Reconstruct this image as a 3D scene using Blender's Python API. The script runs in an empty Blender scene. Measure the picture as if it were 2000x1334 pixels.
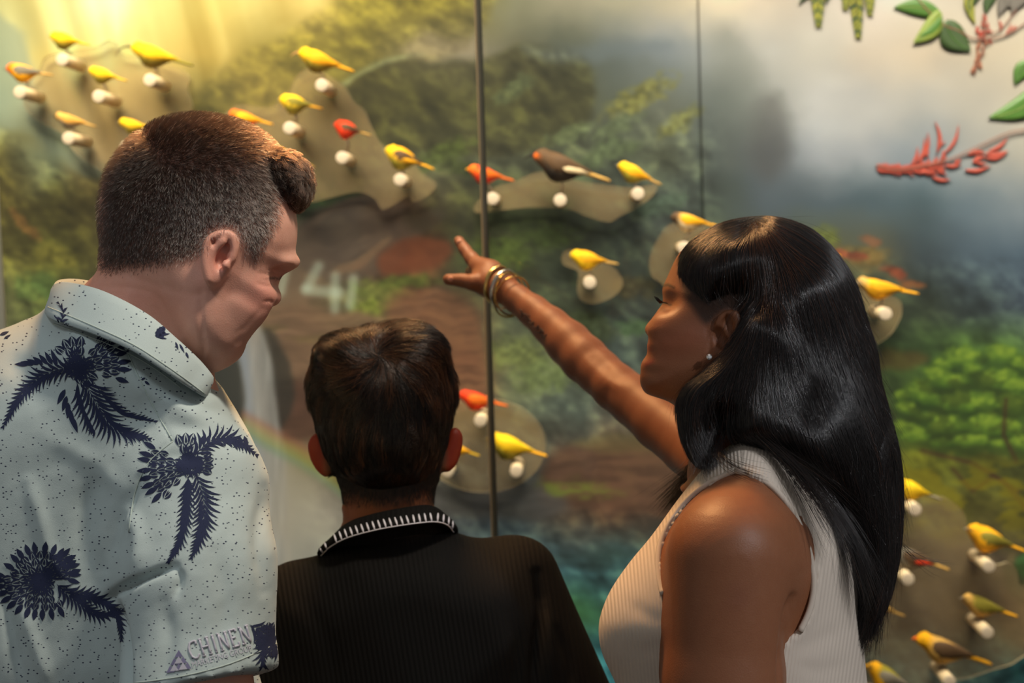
import bpy, bmesh, math, random
import numpy as np
from mathutils import Vector, Matrix
from mathutils.bvhtree import BVHTree

rng = np.random.default_rng(7)
random.seed(7)
sc = bpy.context.scene
COL = sc.collection

# ---------------------------------------------------------------- camera
FPX = 2778.0
def _nrm(v):
    v = np.asarray(v, float); return v / np.linalg.norm(v)
_Yc = _nrm((120, 187, -2778.0))            # wall normal as seen by the camera
_v = np.array((-math.sin(math.radians(1.6)), math.cos(math.radians(1.6)), 0.0))
_Zc = _nrm(_v - _v.dot(_Yc) * _Yc)
_Xc = np.cross(_Yc, _Zc)
RC = np.array([_Xc, _Yc, _Zc])             # camera -> world
CAM = np.array((0.0, 0.0, 1.65))
cd = bpy.data.cameras.new('camera'); cam = bpy.data.objects.new('camera', cd); COL.objects.link(cam)
M = Matrix(RC.tolist()).to_4x4(); M.translation = Vector(CAM)
cam.matrix_world = M
cd.lens = 50; cd.sensor_width = 36; cd.clip_start = .05; cd.clip_end = 60
cd.dof.use_dof = True; cd.dof.focus_distance = 1.40; cd.dof.aperture_fstop = 5.4
sc.camera = cam
sc.view_settings.view_transform = 'Standard'; sc.view_settings.look = 'None'
sc.view_settings.exposure = 0.0; sc.view_settings.gamma = 1.0; sc.view_settings.use_curve_mapping = False

# ---------------------------------------------------------------- world and lights
w = bpy.data.worlds.new('world'); sc.world = w; w.use_nodes = True
w.node_tree.nodes['Background'].inputs[0].default_value = (.62, .60, .58, 1)
w.node_tree.nodes['Background'].inputs[1].default_value = .27

def light(name, kind, loc, target, energy, col, size=.2, spot=60, blend=.6, sizey=None, spread=None):
    d = bpy.data.lights.new(name, kind); o = bpy.data.objects.new(name, d); COL.objects.link(o)
    o.location = loc; d.energy = energy; d.color = col
    o.rotation_euler = (Vector(target) - Vector(loc)).to_track_quat('-Z', 'Y').to_euler()
    if kind == 'AREA':
        d.size = size
        if sizey: d.shape = 'RECTANGLE'; d.size_y = sizey
        if spread: d.spread = math.radians(spread)
    if kind == 'SPOT': d.spot_size = math.radians(spot); d.spot_blend = blend; d.shadow_soft_size = size
    return o
# wall washers over the mural, a hot golden one at the left end
light('wall_washer_left', 'SPOT', (-1.25, 1.95, 3.20), (-.95, 3.0, 2.1), 72, (1, .80, .42), .10, 66, 1)
light('wall_washer_centre', 'AREA', (0.0, 2.15, 3.05), (0.05, 3.0, 1.35), 34, (1, .90, .72), 3.0, sizey=.4, spread=72)
light('wall_washer_right', 'SPOT', (1.0, 1.95, 3.1), (.85, 3.0, 1.45), 36, (1, .94, .84), .12, 75, 1)
light('low_fill_right', 'SPOT', (1.05, 2.1, 2.35), (.78, 3.0, .75), 13, (1, .93, .80), .07, 80, 1)  # three added low spots, no known fixture, to brighten the lower wall and birds
light('low_fill_centre', 'SPOT', (.10, 2.1, 2.35), (.05, 3.0, .75), 12, (1, .90, .74), .07, 80, 1)
light('low_fill_left', 'SPOT', (-.75, 2.1, 2.35), (-.7, 3.0, .85), 9, (1, .90, .74), .07, 80, 1)
light('golden_accent', 'SPOT', (-1.0, 1.75, 3.1), (-.92, 3.0, 2.32), 40, (1, .84, .42), .06, 40, 1)
light('warm_downlight', 'AREA', (-.30, 2.10, 2.70), (-.22, 1.45, 1.45), 7.5, (1, .52, .20), .35, spread=85)
light('man_downlight', 'SPOT', (.25, 1.15, 2.70), (-.30, 1.42, 1.40), 62, (1, .88, .72), .09, 30, .6)
light('man_back_downlight', 'SPOT', (-.85, .35, 2.90), (-.50, 1.40, 1.15), 26, (.90, .97, 1), .12, 34, .8)
light('woman_downlight', 'SPOT', (1.35, .30, 2.60), (.46, 1.48, 1.28), 66, (.95, .96, 1), .05, 30, .6)

# ---------------------------------------------------------------- helpers
def P(px, py, t):
    """point at picture position px,py and depth t metres"""
    v = np.array(((px - 1000) / FPX, -(py - 667) / FPX, -1.0)) * t
    return CAM + RC @ v
def Pw(px, py, y):
    """point where the sight line meets the plane y"""
    v = RC @ np.array(((px - 1000) / FPX, -(py - 667) / FPX, -1.0))
    return CAM + v * (y / v[1])
def proj(p):
    c = (p - CAM) @ RC
    t = -c[..., 2]
    return 1000 + FPX * c[..., 0] / t, 667 - FPX * c[..., 1] / t, t

def s2l(c):
    c = np.asarray(c, float) / 255.0
    return np.where(c <= .04045, c / 12.92, ((c + .055) / 1.055) ** 2.4)

def tag(o, label=None, cat=None, group=None, kind=None):
    if label: o['label'] = label
    if cat: o['category'] = cat
    if group: o['group'] = group
    if kind: o['kind'] = kind
    return o
def empty(name, loc, label, cat, group=None):
    o = bpy.data.objects.new(name, None); COL.objects.link(o); o.location = Vector(loc); o.empty_display_size = .05
    return tag(o, label, cat, group)
def mesh_obj(name, V, F, mat, parent=None, smooth=True, colors=None, attrs=None, bevel=None):
    """one mesh object from world-space points"""
    V = np.asarray(V, np.float64)
    loc = np.array(parent.matrix_basis.translation) if parent else V.mean(0)
    if parent and parent.parent: loc = loc + np.array(parent.parent.matrix_basis.translation)
    me = bpy.data.meshes.new(name)
    if isinstance(F, np.ndarray):
        n, k = F.shape
        me.vertices.add(len(V)); me.vertices.foreach_set('co', (V - loc).astype(np.float32).ravel())
        me.loops.add(n * k); me.loops.foreach_set('vertex_index', F.astype(np.int32).ravel())
        me.polygons.add(n); me.polygons.foreach_set('loop_start', np.arange(0, n * k, k, dtype=np.int32))
        me.update(calc_edges=True)
    else:
        me.from_pydata((V - loc).tolist(), [], [list(f) for f in F]); me.update()
    me.validate()
    if smooth: me.polygons.foreach_set('use_smooth', np.ones(len(me.polygons), bool))
    if colors is not None:
        a = me.color_attributes.new('Col', 'FLOAT_COLOR', 'POINT')
        c = np.ones((len(V), 4), np.float32); c[:, :3] = colors
        a.data.foreach_set('color', c.ravel())
    for nm, arr in (attrs or {}).items():
        if arr.ndim == 1:
            a = me.attributes.new(nm, 'FLOAT', 'POINT'); a.data.foreach_set('value', arr.astype(np.float32))
        else:
            a = me.attributes.new(nm, 'FLOAT_VECTOR', 'POINT'); a.data.foreach_set('vector', arr.astype(np.float32).ravel())
    o = bpy.data.objects.new(name, me); COL.objects.link(o)
    if mat: me.materials.append(mat)
    if parent: o.parent = parent
    else: o.location = Vector(loc)
    return o

def merge(parts):
    V, F, n = [], [], 0
    for v, f in parts:
        v = np.asarray(v); V.append(v); F += [[i + n for i in q] for q in f]; n += len(v)
    return np.concatenate(V), F
def tube(pts, r, seg=8, cap=True, up=None, flat=None):
    pts = np.asarray(pts, float); n = len(pts)
    r = np.full(n, r) if np.isscalar(r) else np.asarray(r, float)
    T = np.gradient(pts, axis=0); T /= np.linalg.norm(T, axis=1)[:, None] + 1e-12
    a = np.array(up if up is not None else (0, 0, 1.0)); 
    if abs(T[0].dot(_nrm(a))) > .95: a = np.array((0, 1.0, 0))
    V = []
    for i in range(n):
        s = np.cross(T[i], a); s /= np.linalg.norm(s) + 1e-12; u = np.cross(s, T[i])
        if up is None: a = u
        for k in range(seg):
            an = 2 * math.pi * k / seg
            V.append(pts[i] + r[i] * (math.cos(an) * s + (flat or 1) * math.sin(an) * u))
    F = [[i * seg + k, i * seg + (k + 1) % seg, (i + 1) * seg + (k + 1) % seg, (i + 1) * seg + k] for i in range(n - 1) for k in range(seg)]
    if cap: F += [list(range(seg))[::-1], [(n - 1) * seg + k for k in range(seg)]]
    return np.array(V), F
def box(lo, hi):
    V = [(x, y, z) for x in (lo[0], hi[0]) for y in (lo[1], hi[1]) for z in (lo[2], hi[2])]
    return np.array(V, float), [[0, 1, 3, 2], [4, 6, 7, 5], [0, 4, 5, 1], [2, 3, 7, 6], [0, 2, 6, 4], [1, 5, 7, 3]]
def ball(c, r, nu=12, nv=8):
    V, F = [], []
    r = np.array(r) * np.ones(3)
    for j in range(nv + 1):
        th = math.pi * j / nv
        for i in range(nu):
            ph = 2 * math.pi * i / nu
            V.append(np.array(c) + r * np.array((math.sin(th) * math.cos(ph), math.sin(th) * math.sin(ph), math.cos(th))))
    for j in range(nv):
        for i in range(nu):
            F.append([j * nu + i, (j + 1) * nu + i, (j + 1) * nu + (i + 1) % nu, j * nu + (i + 1) % nu])
    return np.array(V), F
def spline(pts, n, closed=False):
    """Catmull-Rom through points"""
    p = np.asarray(pts, float); m = len(p); out = []
    segs = m if closed else m - 1
    for i in range(segs):
        if closed: a, b, c, d = p[(i - 1) % m], p[i], p[(i + 1) % m], p[(i + 2) % m]
        else: a, b, c, d = p[max(i - 1, 0)], p[i], p[i + 1], p[min(i + 2, m - 1)]
        for k in range(n):
            t = k / n
            out.append(.5 * (2 * b + (c - a) * t + (2 * a - 5 * b + 4 * c - d) * t * t + (3 * b - a - 3 * c + d) * t ** 3))
    if not closed: out.append(p[-1])
    return np.array(out)

# ---------------------------------------------------------------- noise
def _h(ix, iy, s):
    n = (ix.astype(np.int64) * 374761393 + iy.astype(np.int64) * 668265263 + s * 1442695041) & 0xffffffff
    n = ((n ^ (n >> 13)) * 1274126177) & 0xffffffff
    return ((n ^ (n >> 16)) & 0xffff) / 65535.0
def vnoise(x, y, s=0):
    ix = np.floor(x); iy = np.floor(y); fx = x - ix; fy = y - iy
    fx = fx * fx * (3 - 2 * fx); fy = fy * fy * (3 - 2 * fy)
    a = _h(ix, iy, s); b = _h(ix + 1, iy, s); c = _h(ix, iy + 1, s); d = _h(ix + 1, iy + 1, s)
    return (a + (b - a) * fx) * (1 - fy) + (c + (d - c) * fx) * fy
def fbm(x, y, o=4, s=0):
    v = 0; a = .5; t = 0
    for i in range(o):
        v = v + a * vnoise(x, y, s + i * 17); t += a; a *= .5; x = x * 2.03 + 11.3; y = y * 2.03 + 5.1
    return v / t

# ---------------------------------------------------------------- materials
def mat(name, col=(128, 128, 128), rough=.6, metal=0, spec=.5, attr=None, lin=None, alpha=None, sss=0, ssr=(1, .3, .15), sheen=0, coat=0):
    m = bpy.data.materials.new(name); m.use_nodes = True; nt = m.node_tree; b = nt.nodes['Principled BSDF']
    c = tuple(s2l(col)) + (1,) if lin is None else tuple(lin) + (1,)
    b.inputs['Base Color'].default_value = c; b.inputs['Roughness'].default_value = rough
    b.inputs['Metallic'].default_value = metal; b.inputs['Specular IOR Level'].default_value = spec
    if alpha is not None: b.inputs['Alpha'].default_value = alpha
    if sss: b.inputs['Subsurface Weight'].default_value = sss; b.inputs['Subsurface Radius'].default_value = ssr; b.inputs['Subsurface Scale'].default_value = .008
    if sheen: b.inputs['Sheen Weight'].default_value = sheen
    if coat: b.inputs['Coat Weight'].default_value = coat
    if attr:
        a = nt.nodes.new('ShaderNodeAttribute'); a.attribute_name = attr
        nt.links.new(a.outputs['Color'], b.inputs['Base Color'])
        m['src'] = a.name
    return m
def N(m, t): return m.node_tree.nodes.new('ShaderNode' + t)
def L(m, a, b): m.node_tree.links.new(a, b)
def bsdf(m): return m.node_tree.nodes['Principled BSDF']
def noise_mix(m, scale, amt, detail=4, coord='Object', dark=(.5, .5, .5), stretch=None):
    """multiply the base colour by fine noise"""
    b = bsdf(m); inp = b.inputs['Base Color']
    n = N(m, 'TexNoise'); n.inputs['Scale'].default_value = scale; n.inputs['Detail'].default_value = detail
    tc = N(m, 'TexCoord')
    if stretch:
        mp = N(m, 'Mapping'); mp.inputs['Scale'].default_value = stretch; L(m, tc.outputs[coord], mp.inputs[0]); L(m, mp.outputs[0], n.inputs['Vector'])
    else: L(m, tc.outputs[coord], n.inputs['Vector'])
    mx = N(m, 'Mix'); mx.data_type = 'RGBA'; mx.blend_type = 'MULTIPLY'; mx.inputs[0].default_value = amt
    r = N(m, 'ValToRGB'); r.color_ramp.elements[0].position = .3; r.color_ramp.elements[1].position = .7
    r.color_ramp.elements[0].color = dark + (1,); r.color_ramp.elements[1].color = (1, 1, 1, 1)
    L(m, n.outputs[0], r.inputs[0]); L(m, r.outputs[0], mx.inputs[7])
    if inp.is_linked: L(m, inp.links[0].from_socket, mx.inputs[6])
    else: mx.inputs[6].default_value = inp.default_value[:]
    L(m, mx.outputs[2], inp)
    return n
def bump(m, scale, strength, dist=.001, detail=3, coord='Object', src=None):
    bp = N(m, 'Bump'); bp.inputs['Strength'].default_value = strength; bp.inputs['Distance'].default_value = dist
    if src is None:
        n = N(m, 'TexNoise'); n.inputs['Scale'].default_value = scale; n.inputs['Detail'].default_value = detail
        tc = N(m, 'TexCoord'); L(m, tc.outputs[coord], n.inputs['Vector']); src = n.outputs[0]
    L(m, src, bp.inputs['Height'])
    b = bsdf(m)
    if b.inputs['Normal'].is_linked: L(m, b.inputs['Normal'].links[0].from_socket, bp.inputs['Normal'])
    L(m, bp.outputs[0], b.inputs['Normal'])

# ---------------------------------------------------------------- 2-D painting tools (pictures on walls, outlines)
def poly_sd(U, V, poly):
    """signed distance, negative inside"""
    shp = U.shape; U = U.ravel(); V = V.ravel()
    a = poly; b = np.roll(poly, -1, 0)
    best = np.full(U.shape, 1e18); ins = np.zeros(U.shape, bool)
    for (x0, y0), (x1, y1) in zip(a, b):
        dx, dy = x1 - x0, y1 - y0; L2 = dx * dx + dy * dy + 1e-12
        t = np.clip(((U - x0) * dx + (V - y0) * dy) / L2, 0, 1)
        d = (U - x0 - t * dx) ** 2 + (V - y0 - t * dy) ** 2
        np.minimum(best, d, out=best)
        if y0 != y1:
            c = ((y0 > V) != (y1 > V)) & (U < (x1 - x0) * (V - y0) / (y1 - y0) + x0)
            ins ^= c
    d = np.sqrt(best); d[ins] *= -1
    return d.reshape(shp)
def line_d(U, V, pts):
    best = np.full(U.shape, 1e18); par = np.zeros(U.shape)
    n = len(pts) - 1
    for i in range(n):
        x0, y0 = pts[i][:2]; x1, y1 = pts[i + 1][:2]
        dx, dy = x1 - x0, y1 - y0; L2 = dx * dx + dy * dy + 1e-12
        t = np.clip(((U - x0) * dx + (V - y0) * dy) / L2, 0, 1)
        d = (U - x0 - t * dx) ** 2 + (V - y0 - t * dy) ** 2
        k = d < best; best[k] = d[k]; par[k] = (i + t[k]) / n
    return np.sqrt(best), par
# ================================================================ THE SETTING
m_floor = mat('dark_floor', (70, 64, 58), .5); noise_mix(m_floor, 3, .5)
V, F = box((-3.5, -2.5, -.05), (3.5, 3.1, 0)); tag(mesh_obj('floor', V, F, m_floor, smooth=False), kind='structure')
m_wall = mat('wall_paint', (120, 112, 100), .8); noise_mix(m_wall, 8, .15)
V, F = box((-3.5, 3.0215, 0), (3.5, 3.1, 3.9)); tag(mesh_obj('wall_back', V, F, m_wall, smooth=False), kind='structure')

# ---- the painted landscape: colours of the painting on a fine grid, one mesh per mural panel
GRID = """
200,190,120 250,232,150 255,246,190 250,235,150 232,208,115 245,222,135 240,212,122 165,150,62 148,135,52 132,122,58 150,146,112 168,160,128 182,174,142 200,188,156 236,217,178 236,217,183 226,213,188 226,211,188 226,213,183 226,211,180 226,209,178
200,198,140 238,215,130 252,230,140 235,206,116 214,186,98 172,152,72 145,130,52 132,122,55 142,132,92 150,140,112 118,114,86 92,96,78 108,114,105 138,144,140 166,166,152 196,192,176 210,202,180 222,205,176 220,200,166 216,198,165 212,195,160
172,178,135 222,200,132 222,192,112 195,168,96 122,112,56 140,122,64 138,122,66 98,90,48 84,80,46 88,86,56 92,92,62 96,96,68 98,102,84 114,116,98 120,125,115 165,165,152 186,184,174 184,181,170 182,178,164 190,182,162 200,188,162
100,92,50 150,155,118 188,164,112 150,130,90 118,108,66 128,114,70 124,112,72 98,92,60 90,90,64 98,100,74 92,95,70 84,88,66 90,96,76 98,102,78 84,90,84 104,109,108 160,162,158 164,165,160 148,154,152 170,168,156 185,178,158
92,82,42 78,72,36 96,86,48 92,82,50 92,82,50 88,86,60 84,92,64 94,80,62 95,82,62 74,72,44 68,72,46 70,76,54 66,73,60 78,86,76 78,86,74 88,97,98 90,102,104 86,100,102 84,99,100 108,120,122 135,142,140
98,92,48 90,86,40 84,78,40 88,78,44 92,80,50 104,88,66 112,94,72 98,84,66 112,72,48 72,76,46 76,80,50 68,76,56 66,74,60 74,78,68 72,80,62 76,82,60 92,94,64 98,94,68 66,76,76 82,95,100 90,105,112
104,104,64 84,92,50 88,84,54 95,85,58 104,90,68 118,100,80 124,100,74 92,90,56 104,80,56 88,74,50 80,84,64 78,84,62 68,76,64 68,74,64 68,74,60 66,72,56 62,72,50 60,70,50 58,66,50 62,72,68 68,78,84
96,96,66 90,88,60 88,84,58 90,84,60 74,74,62 110,104,92 100,84,66 108,88,64 114,80,56 110,78,54 98,100,70 94,98,70 84,94,84 74,80,70 66,70,54 60,68,48 58,66,44 60,74,44 64,84,44 78,102,46 82,108,48
90,88,64 90,88,64 88,84,60 84,78,58 62,62,56 96,92,82 90,72,58 96,70,52 108,78,58 100,84,64 94,97,74 86,94,80 92,95,82 86,84,66 80,74,54 70,72,48 64,72,44 62,74,40 66,82,40 74,92,40 78,98,42
110,108,90 110,108,90 100,96,80 96,90,74 110,104,90 128,124,108 126,116,84 108,92,64 98,84,66 92,92,84 86,90,84 92,80,64 100,78,58 90,74,54 82,70,48 82,80,44 84,86,36 86,88,34 94,94,30 82,84,34 76,80,38
130,124,110 130,124,110 124,118,104 120,114,100 126,120,106 152,142,122 148,144,126 118,112,100 98,98,90 94,94,88 84,90,86 88,74,58 86,66,50 72,62,50 70,66,48 76,78,50 82,86,50 86,88,50 90,90,44 86,82,36 80,76,34
128,128,120 128,128,120 128,126,116 126,124,114 128,126,116 134,136,126 128,132,124 112,120,116 96,110,112 86,106,110 82,108,114 70,98,100 64,90,86 60,84,80 66,80,74 72,78,70 80,78,68 84,80,70 88,80,68 84,72,56 78,66,48
96,108,104 96,108,104 96,108,104 96,108,104 96,108,104 96,112,108 92,112,108 84,110,106 76,104,102 70,102,98 64,98,88 58,96,74 56,90,84 56,88,86 60,84,80 66,82,76 72,82,76 78,80,74 84,78,70 88,74,58 96,84,62
80,108,108 80,108,108 80,108,108 80,108,108 80,108,108 80,110,110 76,110,110 72,110,108 68,110,106 62,108,104 60,106,102 58,104,104 56,108,110 56,104,106 56,98,98 60,94,92 66,92,88 72,92,88 84,94,86 72,90,84 46,80,76
"""
G = np.array([[[float(q) for q in c.split(',')] for c in row.split()] for row in GRID.strip().splitlines()])
def sample_grid(U, V):
    x = np.clip(U / 100.0, 0, G.shape[1] - 1.001); y = np.clip(V / 100.0, 0, G.shape[0] - 1.001)
    ix = x.astype(int); iy = y.astype(int); fx = (x - ix)[..., None]; fy = (y - iy)[..., None]
    fx = fx * fx * (3 - 2 * fx) * .5 + fx * .5; fy = fy * fy * (3 - 2 * fy) * .5 + fy * .5
    return (G[iy, ix] * (1 - fx) + G[iy, ix + 1] * fx) * (1 - fy) + (G[iy + 1, ix] * (1 - fx) + G[iy + 1, ix + 1] * fx) * fy
def sst(x, a, b):
    t = np.clip((x - a) / (b - a), 0, 1); return t * t * (3 - 2 * t)
def paint_mural(U, V):
    wx = (fbm(U / 60, V / 60, 3, 3) - .5) * 60; wy = (fbm(U / 60, V / 60, 3, 9) - .5) * 60
    C = sample_grid(U + wx * .6, V + wy * .6)
    def over(C, m, col): return C * (1 - m[..., None]) + np.array(col, float) * m[..., None]
    def region(poly, soft, warp=1.0):
        d = poly_sd(U + wx * warp * .5, V + wy * warp * .5, spline(poly, 6, True)); return 1 - sst(d, -soft, soft)
    # light shafts in the golden sky
    sky = region([(-80, -80), (700, -80), (640, 5), (520, 60), (430, 120), (380, 190), (300, 300), (150, 330), (60, 250), (-80, 180)], 14, .4)
    sh = fbm((U * .9 - V * .25) / 42, np.zeros_like(U), 3, 21)
    C = C + sky[..., None] * ((sh - .5) * 60)[..., None] * np.array((1, 1, .95))
    C = over(C, np.clip(1 - np.abs(U - 225 - (V - 0) * .06) / 26, 0, 1) ** 1.5 * sst(120 - V, 0, 120) * .7, (255, 250, 215))
    C = over(C, region([(-60, 10), (30, 60), (60, 130), (70, 200), (150, 270), (215, 330), (215, 352), (160, 340), (110, 300), (60, 262), (-60, 200)], 10, .8) * .55, (158, 168, 140))
    # left-hand slope
    hill_l = region([(-100, 225), (0, 238), (60, 290), (110, 330), (160, 350), (230, 362), (420, 420), (420, 640), (300, 700), (-100, 700)], 8, 1)
    # hills
    hill_c = region([(380, 185), (450, 120), (560, 60), (650, 0), (760, -60), (960, -60), (960, 20), (925, 60), (900, 100), (820, 115), (760, 112), (700, 140), (640, 190), (560, 250), (400, 300)], 12, .8)
    C = over(C, hill_c * .35, (140, 124, 52))
    dark = region([(690, 165), (720, 130), (775, 112), (880, 118), (930, 120), (1010, 95), (1080, 90), (1140, 110), (1160, 190), (1120, 260), (1000, 300), (880, 300), (760, 290), (700, 250), (680, 200)], 12, .9)
    C = over(C, dark * .6, (70, 66, 34))
    C = over(C, region([(672, 158), (740, 118), (800, 104), (830, 106), (760, 122), (700, 150), (680, 168)], 6, .3) * .6, (170, 172, 120))
    C = over(C, region([(790, 88), (840, 62), (880, 78), (930, 72), (935, 108), (860, 108), (800, 104)], 14, .6) * .6, (172, 154, 118))
    # cloud haze right
    C = over(C, region([(1180, 60), (1400, 20), (1700, -40), (2080, -60), (2080, 240), (1800, 250), (1600, 260), (1500, 180), (1380, 90), (1250, 90)], 60, 1.2) * .22, (226, 214, 190))
    C = over(C, region([(1020, 100), (1200, 80), (1320, 90), (1260, 112), (1100, 118)], 16, 1) * .5, (122, 130, 126))
    hz = fbm(U / 170 + .8, V / 120, 3, 41)
    C = C * (1 + ((hz - .5) * .22 * sst(U, 1250, 1500) * sst(640 - V, 0, 200))[..., None])
    C = over(C, region([(1490, 190), (1530, 210), (1545, 290), (1510, 350), (1470, 330), (1460, 250)], 26, 1) * .45, (92, 88, 80))
    C = over(C, region([(1400, 60), (1450, 70), (1480, 150), (1460, 300), (1420, 330), (1390, 220)], 30, 1) * .3, (120, 122, 105))
    # mid-green tree ridges, painted as soft strokes running up to the right
    leaf = hill_c * .8 + dark * .7 + hill_l
    leaf = np.clip(leaf + sst(V, 190, 290) * sst(1440 - U, 0, 90) * sst(U, 560, 700) * (1 - .3 * dark) + sst(V, 470, 560) * sst(U, 1500, 1620) * .8, 0, 1)
    below = sst(V, 560, 640) * sst(720 - V + 0 * U, -260, 0)
    u2 = U * .86 + V * .5; v2 = -U * .5 + V * .86
    a = fbm(u2 / 46 + wx / 60, v2 / 24 + wy / 60, 4, 55) - .5
    b = fbm(u2 / 17, v2 / 12, 3, 77) - .5
    C = C * (1 + (leaf * (a * .85 + b * .35))[..., None])
    C = C + (leaf * np.clip(a + b * .5, 0, 1))[..., None] * np.array((34, 36, 6.))
    for x, y, rx, ry, ang, col in [(1250, 190, 80, 26, -28, (140, 134, 62)), (1330, 235, 55, 22, -30, (138, 136, 70)), (1110, 262, 60, 20, -18, (118, 128, 86)), (1200, 250, 60, 18, -30, (114, 124, 84)),
                                   (870, 300, 60, 24, -20, (92, 104, 44)), (900, 330, 50, 18, 12, (70, 78, 38)), (1180, 300, 70, 24, -20, (104, 116, 76)), (1000, 178, 46, 20, -30, (104, 112, 74)),
                                   (1060, 455, 70, 26, 8, (82, 96, 42)), (985, 490, 60, 30, 5, (104, 120, 52)), (1010, 430, 90, 20, 0, (58, 66, 34)), (1290, 400, 60, 20, -10, (92, 108, 84)),
                                   (1600, 470, 40, 26, 0, (120, 126, 50)), (1690, 500, 60, 24, 12, (130, 104, 52)), (1650, 495, 40, 9, 5, (158, 76, 54)), (1700, 470, 24, 8, 20, (140, 92, 60)), (1745, 535, 26, 10, 15, (160, 70, 40)), (1780, 556, 26, 8, 5, (150, 88, 44)),
                                   (1010, 690, 60, 40, 0, (118, 126, 68)), (1060, 740, 60, 36, 0, (112, 124, 72)), (740, 570, 70, 30, 10, (112, 122, 52)), (720, 600, 40, 22, 0, (126, 136, 50)), (800, 545, 60, 16, 0, (92, 110, 44)),
                                   (520, 640, 40, 10, 0, (78, 98, 46)), (620, 662, 50, 9, 0, (108, 116, 48)), (1230, 560, 60, 22, 10, (92, 84, 52)), (1150, 640, 60, 30, 0, (84, 94, 60)), (1240, 640, 40, 16, 0, (88, 112, 70)),
                                   (60, 560, 50, 26, -10, (100, 118, 62)), (110, 500, 60, 20, 20, (122, 114, 50)), (50, 440, 40, 12, 40, (132, 96, 50)), (120, 580, 60, 20, 30, (98, 120, 64)), (640, 388, 36, 12, -18, (74, 92, 44)), (600, 398, 30, 16, 0, (66, 84, 56))]:
        ca, sa = math.cos(math.radians(ang)), math.sin(math.radians(ang))
        dx = U - x + wx * .35; dy = V - y + wy * .35
        d = ((dx * ca + dy * sa) / rx) ** 2 + ((-dx * sa + dy * ca) / ry) ** 2
        brk = fbm(U / 13 + x, V / 9 + y, 3, 140)
        C = over(C, np.clip(1.35 - d - (.9 - brk * 1.6 if rx * ry > 700 else .9 - brk * 2.0), 0, 1) * .68, col)
        C = C * (1 + (np.clip(1.2 - d, 0, 1) * (fbm(U / 11, V / 9, 2, 91) - .5) * .5)[..., None])
    # thin painted plant stem near the man's forelock
    for pts, wd in [([(640, 392), (645, 372), (640, 355), (625, 345)], 6), ([(645, 368), (655, 350), (652, 338)], 5), ([(640, 390), (680, 378), (700, 372)], 9)]:
        d, _ = line_d(U, V, pts); C = over(C, (1 - sst(d, wd - 3, wd + 3)) * .8, (62, 74, 44))
    # rock outcrops with slabs
    def rock(poly, col, soft=7, amp=.5, lay=(1, 0), k=1.0):
        nonlocal C
        m = region(poly, soft, .7)
        s = fbm((U + wx * .3) / 70, (V * 1.0 + U * lay[1] + wy * .5) / 9, 3, 123) - .5
        C = over(C, m * .8 * k, col); C = C * (1 + (m * s * amp * .6)[..., None])
    rock([(580, 450), (610, 420), (650, 400), (700, 388), (740, 396), (790, 396), (830, 400), (870, 420), (800, 470), (770, 520), (700, 535), (640, 545), (580, 520)], (100, 84, 68), 8, .35, (1, .25))
    C = over(C, region([(585, 452), (640, 408), (690, 402), (640, 420), (600, 462)], 5, .2) * .45, (140, 116, 92))
    C = over(C, region([(600, 440), (700, 430), (780, 420), (740, 455), (660, 470), (590, 470)], 12, .4) * .5, (66, 54, 42))
    C = over(C, region([(660, 516), (700, 505), (745, 470), (765, 462), (740, 492), (705, 522), (650, 536)], 4, .2) * .55, (142, 112, 80))
    rock([(740, 500), (780, 465), (840, 462), (880, 480), (870, 510), (800, 530), (750, 530)], (122, 70, 44), 10, .3)
    C = over(C, region([(820, 400), (900, 400), (940, 430), (900, 460), (830, 455), (790, 430)], 14, .8) * .5, (56, 52, 34))
    rock([(480, 600), (560, 590), (700, 610), (760, 640), (740, 700), (620, 720), (560, 760), (520, 700)], (118, 92, 68), 12, .75)
    rock([(760, 580), (860, 560), (930, 600), (960, 700), (940, 800), (860, 780), (820, 690), (760, 640)], (120, 84, 58), 16, .7)
    rock([(520, 760), (600, 740), (640, 800), (620, 860), (540, 850)], (84, 58, 44), 16, .5)
    C = over(C, region([(515, 640), (545, 660), (575, 740), (570, 800), (540, 850), (520, 790), (508, 700)], 8, .6) * .7, (48, 48, 42))
    C = over(C, region([(400, 700), (455, 680), (470, 740), (475, 900), (440, 860), (400, 780)], 8, .4) * .8, (56, 56, 50))
    rock([(1080, 880), (1200, 868), (1400, 880), (1400, 1010), (1240, 1000), (1120, 990), (1060, 975)], (94, 68, 50), 14, .7)
    rock([(860, 950), (1000, 940), (1100, 960), (1080, 1010), (900, 1010), (840, 1000)], (88, 84, 76), 14, .4)
    C = over(C, region([(1040, 935), (1100, 930), (1180, 948), (1230, 962), (1160, 966), (1080, 955)], 9, 1.6) * (.25 + .8 * sst(fbm(U / 22, V / 7, 3, 64), .4, .6)) * .6, (108, 122, 44))
    C = over(C, region([(1110, 862), (1180, 850), (1290, 862), (1290, 890), (1160, 884)], 10, .8) * .45, (106, 98, 58))
    # waterfall and its mist
    wf = region([(462, 660), (490, 625), (512, 640), (530, 700), (538, 780), (552, 860), (560, 960), (560, 1200), (440, 1200), (470, 900), (480, 780)], 7, .3)
    C = over(C, wf * .8, (150, 146, 134)); C = C * (1 + (wf * (fbm(U / 9, V / 90, 3, 33) - .5) * .3)[..., None])
    C = over(C, wf * region([(455, 640), (480, 640), (490, 780), (520, 1000), (450, 1000)], 12, .4) * .6, (124, 132, 138))
    C = over(C, region([(555, 900), (620, 930), (680, 990), (680, 1100), (560, 1160), (540, 1000)], 26, 1) * .55, (156, 146, 124))
    # rainbow
    dr, tt = line_d(U, V, [(480, 830), (540, 865), (580, 885), (620, 910), (670, 950), (700, 985)])
    sd = (V - np.interp(U, [480, 540, 580, 620, 670, 700], [830, 865, 885, 910, 950, 985]))
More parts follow.
